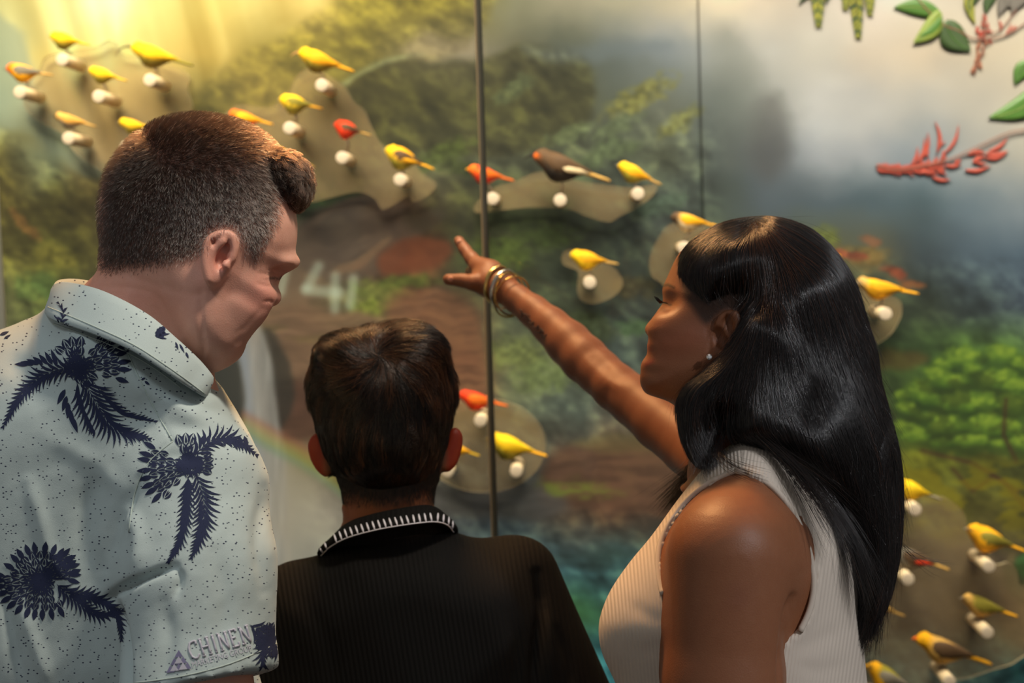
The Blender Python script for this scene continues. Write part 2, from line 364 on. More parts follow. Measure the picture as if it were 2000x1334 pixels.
    for off, col in ((-20, (150, 96, 70)), (-8, (160, 130, 60)), (6, (140, 145, 60)), (18, (110, 135, 100))):
        C = over(C, np.exp(-((sd - off) / 9) ** 2) * ((U > 470) & (U < 705)) * .42, col)
    # pale number-like strokes, a reflection in the glass painted into the mural colours
    for pts, wd in [([(622, 520), (600, 562)], 8), ([(598, 566), (662, 572)], 9), ([(655, 540), (654, 603)], 8), ([(690, 545), (684, 596)], 8), ([(556, 532), (548, 570)], 7)]:
        d, _ = line_d(U, V, pts); C = over(C, (1 - sst(d, wd - 7, wd + 10)) * .5, (190, 202, 172))
    # pool
    pool = region([(860, 1030), (960, 1012), (1100, 1018), (1300, 1046), (1500, 1060), (1900, 1330), (2200, 1280), (2200, 1500), (400, 1500), (420, 1180), (700, 1100)], 5, .25)
    rp = fbm(U / 150, V / 14 - U / 190, 3, 61) - .5
    C = C * (1 + (pool * rp * .28)[..., None])
    C = over(C, pool * np.exp(-((V - 1190 - (U - 1100) * .22) / 34) ** 2) * np.exp(-((U - 1110) / 110) ** 2) * .5, (72, 112, 58))
    C = over(C, pool * region([(1080, 1082), (1160, 1070), (1230, 1090), (1160, 1112), (1090, 1104)], 12, .8) * .22, (62, 66, 48))
    # bright bush at the right with rounded clumps
    clumps = [(1880, 702, 44, 20), (1845, 712, 26, 14), (1960, 696, 40, 20), (1995, 712, 30, 18), (1835, 738, 40, 20), (1872, 745, 34, 18), (1945, 745, 42, 24), (1985, 762, 30, 20), (1795, 765, 34, 20), (1822, 775, 24, 14), (1872, 785, 46, 22), (1920, 790, 36, 22), (1975, 796, 34, 24), (1778, 800, 28, 18),
              (1812, 812, 24, 14), (1850, 828, 40, 22), (1832, 838, 24, 14), (1925, 832, 44, 24), (1968, 838, 30, 20), (1898, 862, 34, 14), (1780, 850, 32, 20), (1760, 838, 20, 12), (1990, 868, 26, 18), (1838, 862, 26, 10), (1945, 868, 22, 12), (1765, 775, 18, 12), (1905, 722, 20, 12)]
    jag = (fbm(U / 13, V / 9, 3, 88) - .5) * 1.5
    for x, y, rx, ry in clumps:
        d = ((U - x + wx * .5) / (rx * 1.1)) ** 2 + ((V - y - 8 + wy * .4) / (ry * 1.2)) ** 2 + jag
        C = over(C, np.clip(1.6 - d, 0, 1) * .5, (48, 68, 28))
    for x, y, rx, ry in clumps:
        d2 = ((U - x + wx * .5) / (rx * .9)) ** 2 + ((V - y + ry * .2 + wy * .4) / (ry * .85)) ** 2 + jag
        lit = sst(-(V - y) / ry, -.9, .6)
        C = over(C, np.clip(1.35 - d2, 0, 1) * .5, (86, 118, 38))
        C = over(C, np.clip(1.2 - d2, 0, 1) * lit * (.15 + .9 * fbm(U / 9, V / 6, 2, 5)), (148, 166, 58))
    C = over(C, sst(U, 1740, 1800) * sst(V, 680, 720) * sst(900 - V, 0, 40) * sst(fbm(U / 40, V / 26, 3, 99), .56, .66) * .5, (52, 62, 26))
    for pts, wd in [([(2010, 1000), (1960, 940), (1900, 905), (1800, 880)], 3), ([(1990, 960), (1940, 930), (1900, 960), (1860, 915)], 2.5), ([(1985, 900), (1960, 850), (1965, 780)], 3)]:
        d, _ = line_d(U, V, pts); C = over(C, (1 - sst(d, wd - 1, wd + 3)) * .6, (70, 44, 30))
    C = over(C, region([(1690, 700), (1740, 690), (1810, 700), (1780, 725), (1700, 730)], 10, 1) * .5, (116, 84, 42))
    yl = sst(V, 880, 930) * sst(1100 - V, 0, 120) * sst(U, 1700, 1780)
    C = over(C, yl * sst(fbm(U / 60, V / 22, 3, 19), .5, .62) * .55, (128, 116, 20))
    C = over(C, region([(1985, 1080), (2080, 1070), (2080, 1130), (1990, 1122)], 6, .8) * .8, (66, 104, 54))
    C = over(C, region([(1960, 1100), (2080, 1110), (2080, 1190), (1985, 1180)], 8, .8) * .6, (46, 54, 26))
    C = over(C, region([(1700, 1040), (1900, 1060), (1960, 1160), (1930, 1230), (1760, 1220), (1680, 1120)], 30, .8) * .4, (84, 68, 58))
    C = over(C, region([(1960, 1150), (2100, 1150), (2100, 1260), (1960, 1250)], 20, .8) * .5, (120, 92, 60))
    return np.clip(((np.clip(C, 4, 255) / 255) ** 1.15) * 1.10 * 255, 3, 255)
# albedo = painted colour divided by the uneven lamp wash, cancelling its falloff in the paint
WASH = np.array([[0.383, 0.314, 0.062], [-0.624, -0.611, -0.611], [-0.281, -0.298, -0.286], [0.147, 0.142, 0.157], [0.066, 0.087, 0.086], [-0.045, -0.016, 0.023], [0.148, 0.15, 0.124], [-0.076, -0.075, -0.072], [-0.009, -0.013, -0.017], [0.24, 0.243, 0.247], [-0.205, -0.207, -0.196], [0.081, 0.081, 0.066], [0.152, 0.14, 0.127], [-0.039, -0.038, -0.024], [-0.424, -0.435, -0.439]])   # measured uneven wash of the lamps on this wall, low-order fit
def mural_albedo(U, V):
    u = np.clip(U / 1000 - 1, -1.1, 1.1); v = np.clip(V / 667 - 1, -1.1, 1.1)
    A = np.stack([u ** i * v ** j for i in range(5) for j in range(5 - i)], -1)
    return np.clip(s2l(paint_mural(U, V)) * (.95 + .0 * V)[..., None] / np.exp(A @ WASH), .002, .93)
m_mural = mat('mural_print', attr='Col', rough=.62, spec=.25)
bump(m_mural, 220, .15, .0006)
WY = 3.0
def mural_panel(x0, x1, label, step=.0036):
    zs = np.arange(.35, 2.75, step); xs = np.arange(x0, x1, step); xs[-1] = x1
    X, Z = np.meshgrid(xs, zs); Pts = np.stack([X, np.full_like(X, WY), Z], -1)
    U, V, _ = proj(Pts)
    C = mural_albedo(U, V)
    ny, nx = X.shape; idx = np.arange(nx * ny).reshape(ny, nx)
    F = np.stack([idx[:-1, :-1], idx[:-1, 1:], idx[1:, 1:], idx[1:, :-1]], -1).reshape(-1, 4)
    V3 = Pts.reshape(-1, 3); C = C.reshape(-1, 3)
    # board edge behind the face
    ring = np.concatenate([idx[0, :], idx[1:, -1], idx[-1, -2::-1], idx[-2:0:-1, 0]])
    back = V3[ring] + np.array((0, .02, 0)); n0 = len(V3)
    k = len(ring); j = np.arange(k)
    F2 = np.stack([ring[j], ring[(j + 1) % k], n0 + (j + 1) % k, n0 + j], -1)[:, ::-1]
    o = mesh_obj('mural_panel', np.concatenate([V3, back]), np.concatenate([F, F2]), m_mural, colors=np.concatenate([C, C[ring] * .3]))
    return tag(o, label, 'mural')
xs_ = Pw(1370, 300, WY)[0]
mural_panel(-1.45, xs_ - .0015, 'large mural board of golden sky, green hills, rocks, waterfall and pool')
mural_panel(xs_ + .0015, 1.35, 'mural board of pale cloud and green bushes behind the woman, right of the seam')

# ---- glass in front of the mural: two panes butted at a slim metal joint, another joint at the left edge
m_glass = bpy.data.materials.new('clear_glass'); m_glass.use_nodes = True
nt = m_glass.node_tree; nt.nodes.clear()
g_t = nt.nodes.new('ShaderNodeBsdfTransparent'); g_g = nt.nodes.new('ShaderNodeBsdfGlossy'); g_g.inputs['Roughness'].default_value = .02
g_m = nt.nodes.new('ShaderNodeMixShader'); g_l = nt.nodes.new('ShaderNodeLayerWeight'); g_p = nt.nodes.new('ShaderNodeMath'); g_p.operation = 'POWER'; g_p.inputs[1].default_value = 4
g_f = nt.nodes.new('ShaderNodeMath'); g_f.operation = 'MULTIPLY_ADD'; g_f.inputs[1].default_value = .6; g_f.inputs[2].default_value = .012; nt.links.new(g_l.outputs['Facing'], g_p.inputs[0]); nt.links.new(g_p.outputs[0], g_f.inputs[0])
g_o = nt.nodes.new('ShaderNodeOutputMaterial'); g_t.inputs[0].default_value = (.985, .995, .985, 1)
nt.links.new(g_f.outputs[0], g_m.inputs[0]); nt.links.new(g_t.outputs[0], g_m.inputs[1]); nt.links.new(g_g.outputs[0], g_m.inputs[2]); nt.links.new(g_m.outputs[0], g_o.inputs[0])
GY = 2.35
xj = Pw(950, 530, GY)[0]; xl = Pw(-4, 450, GY)[0]
for a, b, lab in [(xl + .008, xj - .008, 'clear glass screen left of the slim metal joint, in front of the golden sky'), (xj + .008, xj + (xj - xl) * 1.5, 'clear glass screen right of the slim metal joint, behind the pointing hand')]:
    V, F = box((a, GY - .002, 0), (b, GY + .002, 2.7)); tag(mesh_obj('glass_screen', V, F, m_glass, smooth=False), lab, 'glass screen')
m_jb = mat('joint_brass_edge', (205, 180, 140), .3, .7); m_jd = mat('joint_dark_edge', (48, 50, 44), .4, .3); m_js = mat('joint_steel', (128, 124, 108), .3, .8)
def joint(x, label):
    r = empty('glass_joint', (x, GY, 0), label, 'glass joint')
    V, F = box((x - .003, GY - .007, 0), (x + .003, GY + .007, 2.75)); mesh_obj('steel_channel', V, F, m_js, r, smooth=False)
    V, F = box((x - .0055, GY - .008, 0), (x - .003, GY + .006, 2.75)); mesh_obj('bright_edge', V, F, m_jb, r, smooth=False)
    V, F = box((x + .003, GY - .008, 0), (x + .0055, GY + .006, 2.75)); mesh_obj('dark_edge', V, F, m_jd, r, smooth=False)
joint(xj, 'slim vertical metal joint between glass panes, passing behind the pointing hand')
m_jb2 = mat('pale_joint', (190, 190, 175), .35, .2)
r_ = empty('glass_joint', (xl, GY, 0), 'pale vertical glass joint at the left edge, beside the man\'s collar', 'glass joint')
V, F = box((xl - .010, GY - .006, 0), (xl + .003, GY + .006, 2.75)); mesh_obj('pale_strip', V, F, m_jb2, r_, smooth=False)

# ================================================================ PLATES, PEGS
m_plate = mat('milky_acrylic', (172, 148, 108), .45, spec=.3, alpha=.19)
m_plate_edge = mat('polished_acrylic_edge', (200, 182, 145), .2, alpha=.7)
m_peg = mat('pale_wood_peg', (222, 196, 158), .45, spec=.4); noise_mix(m_peg, 60, .35, dark=(.7, .62, .5), stretch=(1, .15, 1))
m_pegend = mat('peg_end_grain', (206, 186, 164), .6); noise_mix(m_pegend, 120, .3, dark=(.8, .7, .6))
PLATE_Y = 2.985
def plate(outline, label, pegs):
    c = np.mean(outline, 0); root = empty('display_plate', Pw(c[0], c[1], PLATE_Y), label, 'display plate', 'milky plates carrying the bird pegs')
    o2 = spline(outline, 5, True); n = len(o2)
    if np.sum(o2[:, 0] * np.roll(o2[:, 1], -1) - np.roll(o2[:, 0], -1) * o2[:, 1]) < 0: o2 = o2[::-1]
    fr = np.array([Pw(x, y, PLATE_Y - .004) for x, y in o2]); bk = fr + np.array((0, .008, 0))
    mesh_obj('panel', np.concatenate([fr, bk]), [list(range(n))] + [list(range(2 * n - 1, n - 1, -1))], m_plate, root, smooth=False)
    mesh_obj('rim', np.concatenate([fr, bk]), [[i, n + i, n + (i + 1) % n, (i + 1) % n] for i in range(n)], m_plate_edge, root, smooth=False)
    for (x, y) in pegs: peg(x, y, root)
PEGY = 2.868
def peg(x, y, root):
    a = Pw(x, y, PEGY); r = .0128
    pts = [a + np.array((0, d, 0)) for d in (0.0012, .06, PLATE_Y - .004 - PEGY)]
    V, F = tube(pts, r, 18, up=(0, 0, 1)); po = mesh_obj('peg', V, F, m_peg, root)
    V, F = tube([a, a + np.array((0, .0004, 0)), a + np.array((0, .0012, 0))], [r * .86, r * .97, r], 18, up=(0, 0, 1)); mesh_obj('peg_cap', V, F, m_pegend, po)
plate([(77, 134), (92, 109), (150, 98), (187, 92), (211, 79), (229, 85), (240, 106), (290, 112), (352, 134), (370, 152), (366, 176), (375, 208), (366, 229), (345, 247), (300, 300), (260, 340), (211, 338), (183, 324), (155, 306), (134, 282), (120, 260), (88, 243), (60, 225), (46, 200), (50, 165)],
      'large milky plate behind the golden birds at the upper left', [(121, 116), (38, 180), (192, 188), (292, 156), (133, 270), (247, 287)])
plate([(420, 250), (451, 211), (475, 204), (528, 208), (563, 180), (574, 155), (592, 137), (616, 132), (669, 166), (690, 197), (711, 215), (722, 240), (740, 275), (760, 294), (800, 310), (824, 338), (852, 359), (838, 380), (810, 395), (796, 384), (772, 398), (747, 409), (732, 388), (700, 375), (650, 385), (595, 398), (560, 390), (480, 330), (430, 290)],
      'milky plate above the man\'s forelock, behind the orange and yellow birds', [(628, 166), (565, 250), (668, 308), (781, 351), (487, 266), (556, 352)])
plate([(925, 405), (935, 391), (963, 367), (1006, 353), (1058, 335), (1111, 349), (1147, 356), (1200, 363), (1240, 366), (1284, 360), (1273, 384), (1245, 405), (1210, 423), (1189, 434), (1147, 423), (1111, 409), (1041, 405), (970, 412), (932, 416)],
      'long milky plate under the brown bird, right of the glass joint', [(962, 388), (1094, 391), (1246, 378)])
plate([(1097, 501), (1104, 490), (1125, 486), (1147, 493), (1175, 506), (1199, 522), (1217, 550), (1203, 575), (1168, 592), (1139, 589), (1127, 568), (1129, 532), (1111, 522), (1099, 515)],
      'small milky plate above the pointing forearm', [(1152, 552)])
plate([(1305, 440), (1340, 432), (1390, 440), (1440, 470), (1460, 530), (1430, 580), (1360, 600), (1310, 575), (1291, 553), (1273, 539), (1268, 515), (1273, 490), (1288, 462)],
      'milky plate behind the woman\'s forehead', [(1337, 484)])
plate([(1540, 520), (1600, 500), (1640, 540), (1625, 600), (1570, 620), (1535, 570)], 'milky plate wholly behind the woman\'s hair', [(1590, 560)])
plate([(945 + 121 * math.cos(a), 870 + 92 * math.sin(a)) for a in np.arange(0, 6.28, .45)],
      'round milky plate right of the boy\'s head', [(938, 822), (1008, 921), (874, 921)])
plate([(1640, 560), (1680, 548), (1711, 570), (1754, 583), (1762, 604), (1757, 625), (1740, 653), (1711, 674), (1690, 684), (1650, 660), (1630, 600)],
      'milky plate half hidden behind the woman\'s hair at ear height', [(1730, 613)])
plate([(1740, 985), (1760, 974), (1804, 968), (1845, 972), (1872, 989), (1886, 1009), (1895, 1050), (1920, 1090), (1947, 1103), (1968, 1099), (1985, 1111), (1991, 1139), (2005, 1150), (2060, 1180), (2080, 1240), (2000, 1283), (1974, 1299), (1940, 1309), (1889, 1326), (1838, 1336), (1780, 1400), (1700, 1410), (1640, 1330), (1660, 1200), (1700, 1050)],
      'large brownish milky plate at the lower right behind the flock', [(1788, 996), (1932, 1107), (1774, 1132), (1929, 1236), (1855, 1332), (1720, 1380), (1690, 1250)])

# ================================================================ BIRDS
def loft_rings(st, seg=14):
    """st: list of (x, z, ry, rz) along the body"""
    V, F = [], []
    for (x, z, ry, rz) in st:
        for k in range(seg):
            a = 2 * math.pi * k / seg; V.append((x, ry * math.cos(a), z + rz * math.sin(a)))
    n = len(st)
    for i in range(n - 1):
        for k in range(seg): F.append([i * seg + k, i * seg + (k + 1) % seg, (i + 1) * seg + (k + 1) % seg, (i + 1) * seg + k])
    F += [list(range(seg))[::-1], [(n - 1) * seg + k for k in range(seg)]]
    return np.array(V), F
m_bird = {}
def bmat(key, col):
    if key not in m_bird:
        m_bird[key] = mat('plumage_' + key, col, .7, spec=.25); noise_mix(m_bird[key], 400, .35, dark=(.6, .55, .45), stretch=(.3, 1, 1))
    return m_bird[key]
m_feather = mat('plumage_body', attr='Col', rough=.72, spec=.2); noise_mix(m_feather, 350, .3, dark=(.65, .6, .5), stretch=(.3, 1, 1))
m_leg = mat('bird_leg', (92, 70, 52), .6); m_eye = mat('bird_eye', (14, 10, 8), .12)
COLS = dict(yellow=(236, 190, 20), gold=(240, 170, 18), orange=(238, 110, 26), red=(222, 58, 22), olive=(140, 128, 44), dolive=(120, 105, 36), brown=(92, 68, 46), dark=(46, 38, 32), buff=(214, 160, 74),
            cream=(225, 200, 160), tan=(200, 155, 80), grey=(128, 118, 104), white=(226, 216, 196), pink=(200, 130, 110), black=(30, 25, 22), horn=(190, 140, 90))
def bird(h, t, label, head='yellow', back='yellow', belly='yellow', wing='yellow', tail=None, bill=('short', 'grey'), fat=1.0, y=2.918, pegxy=None, patch=None, legl=None, maskc=None):
    tail = tail or wing
    A = Pw(h[0], h[1], y); B = Pw(t[0], t[1], y)
    ax = B - A; Lb = math.hypot(ax[0], ax[2]); ang = math.atan2(ax[2], ax[0])
    ca, sa = math.cos(ang), math.sin(ang)
    bend = .10
    def W(p):
        p = np.asarray(p, float) * Lb * np.array((1, 1.3, 1.38))
        return np.stack([A[0] + p[..., 0] * ca - p[..., 2] * sa, A[1] + p[..., 1], A[2] + p[..., 0] * sa + p[..., 2] * ca], -1)
    foot = W(np.array((.42, 0, -.12)))
    root = empty('perched_bird', foot, label, 'bird', 'model birds perched on pegs in front of the mural')
    f = fat
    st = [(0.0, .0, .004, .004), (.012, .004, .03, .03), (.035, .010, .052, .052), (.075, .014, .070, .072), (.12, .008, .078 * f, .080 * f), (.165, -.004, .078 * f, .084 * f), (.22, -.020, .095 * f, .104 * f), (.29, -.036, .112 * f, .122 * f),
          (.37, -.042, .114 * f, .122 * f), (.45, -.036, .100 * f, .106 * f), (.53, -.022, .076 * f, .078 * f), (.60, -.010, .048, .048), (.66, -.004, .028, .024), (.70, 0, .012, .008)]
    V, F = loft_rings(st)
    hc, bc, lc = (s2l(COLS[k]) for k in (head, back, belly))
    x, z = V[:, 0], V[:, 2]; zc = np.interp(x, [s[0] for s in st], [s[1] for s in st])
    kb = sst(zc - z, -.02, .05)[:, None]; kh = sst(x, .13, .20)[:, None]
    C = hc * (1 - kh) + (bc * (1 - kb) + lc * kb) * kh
    if maskc is not None:
        km = (sst(.085 - x, 0, .03) * sst(.03 - np.abs(z - .005), 0, .02))[:, None]; C = C * (1 - km) + s2l(COLS[maskc]) * km
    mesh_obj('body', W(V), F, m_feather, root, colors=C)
    for s in (-1, 1):   # folded wings lying along the back
        wl = [(.20, -.01, .012, .028), (.26, -.012, .02, .062), (.34, -.014, .022, .078), (.44, -.008, .020, .070), (.55, .0, .016, .048), (.66, .006, .010, .026), (.78, .006, .004, .008)]
        wv, wf = loft_rings(wl, 10); wv[:, 1] += s * np.interp(wv[:, 0], [.2, .34, .5, .66, .78], [.082 * f, .104 * f, .082 * f, .038, .012]); wv[:, 2] += .01
        wo = mesh_obj('wing', W(wv), wf, bmat(wing, COLS[wing]), root)
        if patch:
            pv, pf = loft_rings([(.40, -.03, .004, .004), (.46, -.028, .007, .026), (.60, -.008, .006, .024), (.72, .0, .003, .006)], 8)
            pv[:, 1] += s * np.interp(pv[:, 0], [.4, .5, .66, .78], [.118 * f, .100 * f, .052, .02])
            mesh_obj('wing_patch', W(pv), pf, bmat(patch, COLS[patch]), wo)
    tl, tf = loft_rings([(.58, -.004, .030, .026), (.68, .0, .028, .022), (.82, .0, .034, .018), (.95, 0, .038, .015), (1.0, 0, .030, .008)], 10)
    mesh_obj('tail', W(tl), tf, bmat(tail, COLS[tail]), root)
    kind, bcol = bill
    if kind == 'short': pts, rr = [(.02, 0, .002), (-.02, 0, -.006), (-.055, 0, -.022)], [.022, .014, .002]
    elif kind == 'finch': pts, rr = [(.025, 0, .0), (-.01, 0, -.008), (-.045, 0, -.022)], [.036, .027, .003]
    elif kind == 'long': pts, rr = [(.02, 0, .004), (-.05, 0, .0), (-.12, 0, -.03), (-.18, 0, -.085), (-.21, 0, -.15)], [.020, .016, .012, .009, .004]
    else: pts, rr = [(.02, 0, .0), (-.03, 0, -.01), (-.08, 0, -.045), (-.105, 0, -.085)], [.022, .015, .010, .002]
    V, F = tube(W(spline(pts, 3)), np.interp(np.linspace(0, 1, 3 * (len(pts) - 1) + 1), np.linspace(0, 1, len(pts)), rr) * Lb, 8)
    mesh_obj('beak', V, F, bmat(bcol, COLS[bcol]), root)
    for s in (-1, 1):
        V, F = ball(W(np.array((.062, s * .060, .022))), .010 * Lb, 8, 6); mesh_obj('eye', V, F, m_eye, root)
    if pegxy is not None:
        pg = Pw(pegxy[0], pegxy[1], PEGY); top = np.array((pg[0], y, pg[2] + .0118))
        for s in (-1, 1):
            a = W(np.array((.43, s * .035, -.13 * f)))
            e = top + np.array((s * .001, s * .009, 0)); mid = (a + e) / 2 + np.array((.004, 0, 0))
            parts = [tube([a, mid, e], [.0016, .0012, .0011], 6)]
            for dx, dy in ((-.010, 0), (-.008, .004), (-.008, -.004), (.007, 0)): parts.append(tube([e, e + np.array((dx * .55, dy, .0012)), e + np.array((dx, dy * 1.5, -.001))], [.0011, .001, .0005], 5))
            V, F = merge(parts); mesh_obj('leg', V, F, m_leg, root)
    return root
B_ = bird
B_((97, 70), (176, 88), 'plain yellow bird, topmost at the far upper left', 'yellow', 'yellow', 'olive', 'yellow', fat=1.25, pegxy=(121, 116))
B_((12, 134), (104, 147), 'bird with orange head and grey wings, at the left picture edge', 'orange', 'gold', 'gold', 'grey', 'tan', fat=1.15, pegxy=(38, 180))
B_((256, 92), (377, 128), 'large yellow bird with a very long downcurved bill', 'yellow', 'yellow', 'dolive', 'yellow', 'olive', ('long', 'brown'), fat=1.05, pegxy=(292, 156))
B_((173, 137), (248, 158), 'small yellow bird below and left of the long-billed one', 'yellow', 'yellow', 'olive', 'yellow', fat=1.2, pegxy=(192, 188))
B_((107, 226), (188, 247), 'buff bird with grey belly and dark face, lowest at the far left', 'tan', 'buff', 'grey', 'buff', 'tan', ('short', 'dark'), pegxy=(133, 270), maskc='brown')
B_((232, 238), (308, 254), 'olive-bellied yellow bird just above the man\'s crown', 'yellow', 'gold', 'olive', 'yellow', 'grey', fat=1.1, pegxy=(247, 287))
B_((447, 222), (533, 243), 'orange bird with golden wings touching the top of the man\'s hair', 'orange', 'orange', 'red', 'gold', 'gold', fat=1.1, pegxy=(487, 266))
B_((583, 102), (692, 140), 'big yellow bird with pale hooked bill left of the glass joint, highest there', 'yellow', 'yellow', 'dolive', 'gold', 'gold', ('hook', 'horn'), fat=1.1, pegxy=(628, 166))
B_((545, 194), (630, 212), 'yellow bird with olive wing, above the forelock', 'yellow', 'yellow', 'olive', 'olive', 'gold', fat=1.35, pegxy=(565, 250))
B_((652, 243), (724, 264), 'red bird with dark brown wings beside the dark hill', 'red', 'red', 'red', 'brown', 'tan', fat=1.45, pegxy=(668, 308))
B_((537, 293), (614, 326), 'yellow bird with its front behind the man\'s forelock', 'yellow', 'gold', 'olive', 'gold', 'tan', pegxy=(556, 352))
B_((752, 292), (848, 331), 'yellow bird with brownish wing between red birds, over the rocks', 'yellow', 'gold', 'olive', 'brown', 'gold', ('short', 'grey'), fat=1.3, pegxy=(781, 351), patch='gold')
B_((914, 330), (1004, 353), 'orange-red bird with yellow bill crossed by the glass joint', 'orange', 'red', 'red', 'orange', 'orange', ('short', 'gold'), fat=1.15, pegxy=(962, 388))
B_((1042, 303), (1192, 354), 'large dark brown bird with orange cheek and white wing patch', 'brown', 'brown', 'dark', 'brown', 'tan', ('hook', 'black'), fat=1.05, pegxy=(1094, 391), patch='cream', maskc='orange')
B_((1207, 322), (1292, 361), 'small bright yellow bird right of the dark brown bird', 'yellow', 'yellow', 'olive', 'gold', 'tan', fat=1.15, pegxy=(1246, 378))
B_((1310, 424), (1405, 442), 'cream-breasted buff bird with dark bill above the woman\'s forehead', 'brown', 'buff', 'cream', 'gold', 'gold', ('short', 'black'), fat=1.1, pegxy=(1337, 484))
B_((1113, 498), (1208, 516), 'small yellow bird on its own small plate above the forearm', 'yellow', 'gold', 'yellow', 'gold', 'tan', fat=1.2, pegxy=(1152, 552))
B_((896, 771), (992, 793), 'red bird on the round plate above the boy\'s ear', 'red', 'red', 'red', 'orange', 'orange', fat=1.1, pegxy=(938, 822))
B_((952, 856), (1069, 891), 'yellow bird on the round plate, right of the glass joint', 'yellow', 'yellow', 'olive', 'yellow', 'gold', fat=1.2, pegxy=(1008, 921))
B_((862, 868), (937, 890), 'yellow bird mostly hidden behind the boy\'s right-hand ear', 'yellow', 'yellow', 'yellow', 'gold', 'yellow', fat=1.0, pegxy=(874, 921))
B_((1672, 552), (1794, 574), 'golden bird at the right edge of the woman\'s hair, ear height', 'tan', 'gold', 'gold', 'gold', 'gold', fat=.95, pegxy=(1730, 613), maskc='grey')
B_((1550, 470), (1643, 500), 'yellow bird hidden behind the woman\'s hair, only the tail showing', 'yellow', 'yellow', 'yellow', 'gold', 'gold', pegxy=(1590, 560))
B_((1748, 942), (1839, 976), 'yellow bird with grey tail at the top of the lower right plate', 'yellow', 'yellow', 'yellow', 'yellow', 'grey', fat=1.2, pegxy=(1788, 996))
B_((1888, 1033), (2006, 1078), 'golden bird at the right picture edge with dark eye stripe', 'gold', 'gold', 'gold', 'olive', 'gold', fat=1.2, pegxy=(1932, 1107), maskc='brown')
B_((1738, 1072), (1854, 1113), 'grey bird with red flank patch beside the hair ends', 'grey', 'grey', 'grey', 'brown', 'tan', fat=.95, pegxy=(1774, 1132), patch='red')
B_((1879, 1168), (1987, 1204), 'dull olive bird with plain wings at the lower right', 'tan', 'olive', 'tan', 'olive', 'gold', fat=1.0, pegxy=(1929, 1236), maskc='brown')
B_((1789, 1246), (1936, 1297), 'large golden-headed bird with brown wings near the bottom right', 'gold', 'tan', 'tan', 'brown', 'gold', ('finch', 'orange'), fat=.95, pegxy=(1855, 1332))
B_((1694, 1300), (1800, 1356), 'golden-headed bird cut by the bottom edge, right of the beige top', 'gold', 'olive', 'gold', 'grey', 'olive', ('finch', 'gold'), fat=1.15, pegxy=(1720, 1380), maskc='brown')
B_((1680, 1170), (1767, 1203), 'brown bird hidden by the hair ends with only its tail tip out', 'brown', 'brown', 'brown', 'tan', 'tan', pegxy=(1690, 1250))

# ================================================================ CUT-OUT FOLIAGE, upper right
LY = 2.9955
m_leafg = mat('leaf_green', (76, 116, 44), .45); noise_mix(m_leafg, 30, .4, dark=(.5, .6, .4), stretch=(1, 1, 4))
m_leafd = mat('leaf_dark_green', (58, 80, 40), .5); noise_mix(m_leafd, 40, .4)
m_leafy = mat('leaf_lime_edge', (122, 138, 56), .5)
m_fern = mat('fern_yellow_green', (150, 146, 52), .6); noise_mix(m_fern, 50, .6, dark=(.35, .5, .4))
m_stem = mat('stem_brown', (130, 84, 68), .6); m_redf = mat('red_blossom', (172, 70, 54), .55); noise_mix(m_redf, 60, .35)
m_brf = mat('dry_blossom', (150, 92, 66), .6); m_mau = mat('mauve_leaf', (104, 98, 92), .6)
def leaf3(root, base, tip, width, m, name='leaf', curve=.12, y=LY, dome=.0025, rib=None, side=1, mlight=None):
    b = np.array(base, float); t = np.array(tip, float); d = t - b; Ln = np.hypot(*d); d /= Ln; nrm = np.array((-d[1], d[0]))
    n = 12; ctr = []; wv = []
    for i in range(n + 1):
        s = i / n; ctr.append(b + d * Ln * s + nrm * side * curve * Ln * math.sin(math.pi * s)); wv.append(width * math.sin(math.pi * min(1, s * .92 + .03)) ** .7 * (1 - s) ** .35 if s < 1 else 0)
    V = []
    for i in range(n + 1):
        for k in (-1, -.5, 0, .5, 1):
            q = ctr[i] + nrm * wv[i] * k * .5; p = Pw(q[0], q[1], y); p[1] -= dome * (1 - k * k) - .002 * (k == 0); V.append(p)
    F = [[i * 5 + k, i * 5 + k + 1, (i + 1) * 5 + k + 1, (i + 1) * 5 + k] for i in range(n) for k in range(4)]
    V = np.array(V); nb = len(V); V = np.concatenate([V, V + np.array((0, .0012, 0))])
    ring = [i * 5 for i in range(n + 1)] + [n * 5 + k for k in range(1, 5)] + [i * 5 + 4 for i in range(n - 1, -1, -1)] + [3, 2, 1]
    F = F + [[q + nb for q in f[::-1]] for f in F] + [[ring[i], ring[(i + 1) % len(ring)], ring[(i + 1) % len(ring)] + nb, ring[i] + nb] for i in range(len(ring))]
    lo = mesh_obj(name, V, F, m, root)
    if rib is not None:
        V, Fq = tube([Pw(*c, y - dome + .0015) for c in ctr[:-1]], .0011, 5); mesh_obj('midrib', V, Fq, rib, lo)
    return lo
def stem3(root, pts, r=.0016, m=None, name='stem'):
    V, F = tube([Pw(x, y, LY - .001) for x, y in spline(pts, 5)], r, 6); return mesh_obj(name, V, F, m or m_stem, root)
r_ = empty('leafy_twig', Pw(1870, 70, LY), 'twig with three dark green oval leaves hanging at the top right', 'foliage')
stem3(r_, [(1770, -30), (1830, 40), (1872, 60), (1905, 76), (1960, 70), (2010, 40)])
leaf3(r_, (1836, 26), (1746, 14), 42, m_leafg, side=1, curve=.06, rib=m_leafy); leaf3(r_, (1836, 22), (1784, 84), 46, m_leafy, side=-1, rib=m_leafg, y=LY - .002); leaf3(r_, (1846, 42), (1896, 100), 66, m_leafd, side=1, rib=m_leafg)
leaf3(r_, (1840, 34), (1794, 70), 20, m_leafg, side=-1, y=LY - .003)
r_ = empty('leafy_twig', Pw(1970, 190, LY), 'bright green pointed leaves at the right picture edge', 'foliage')
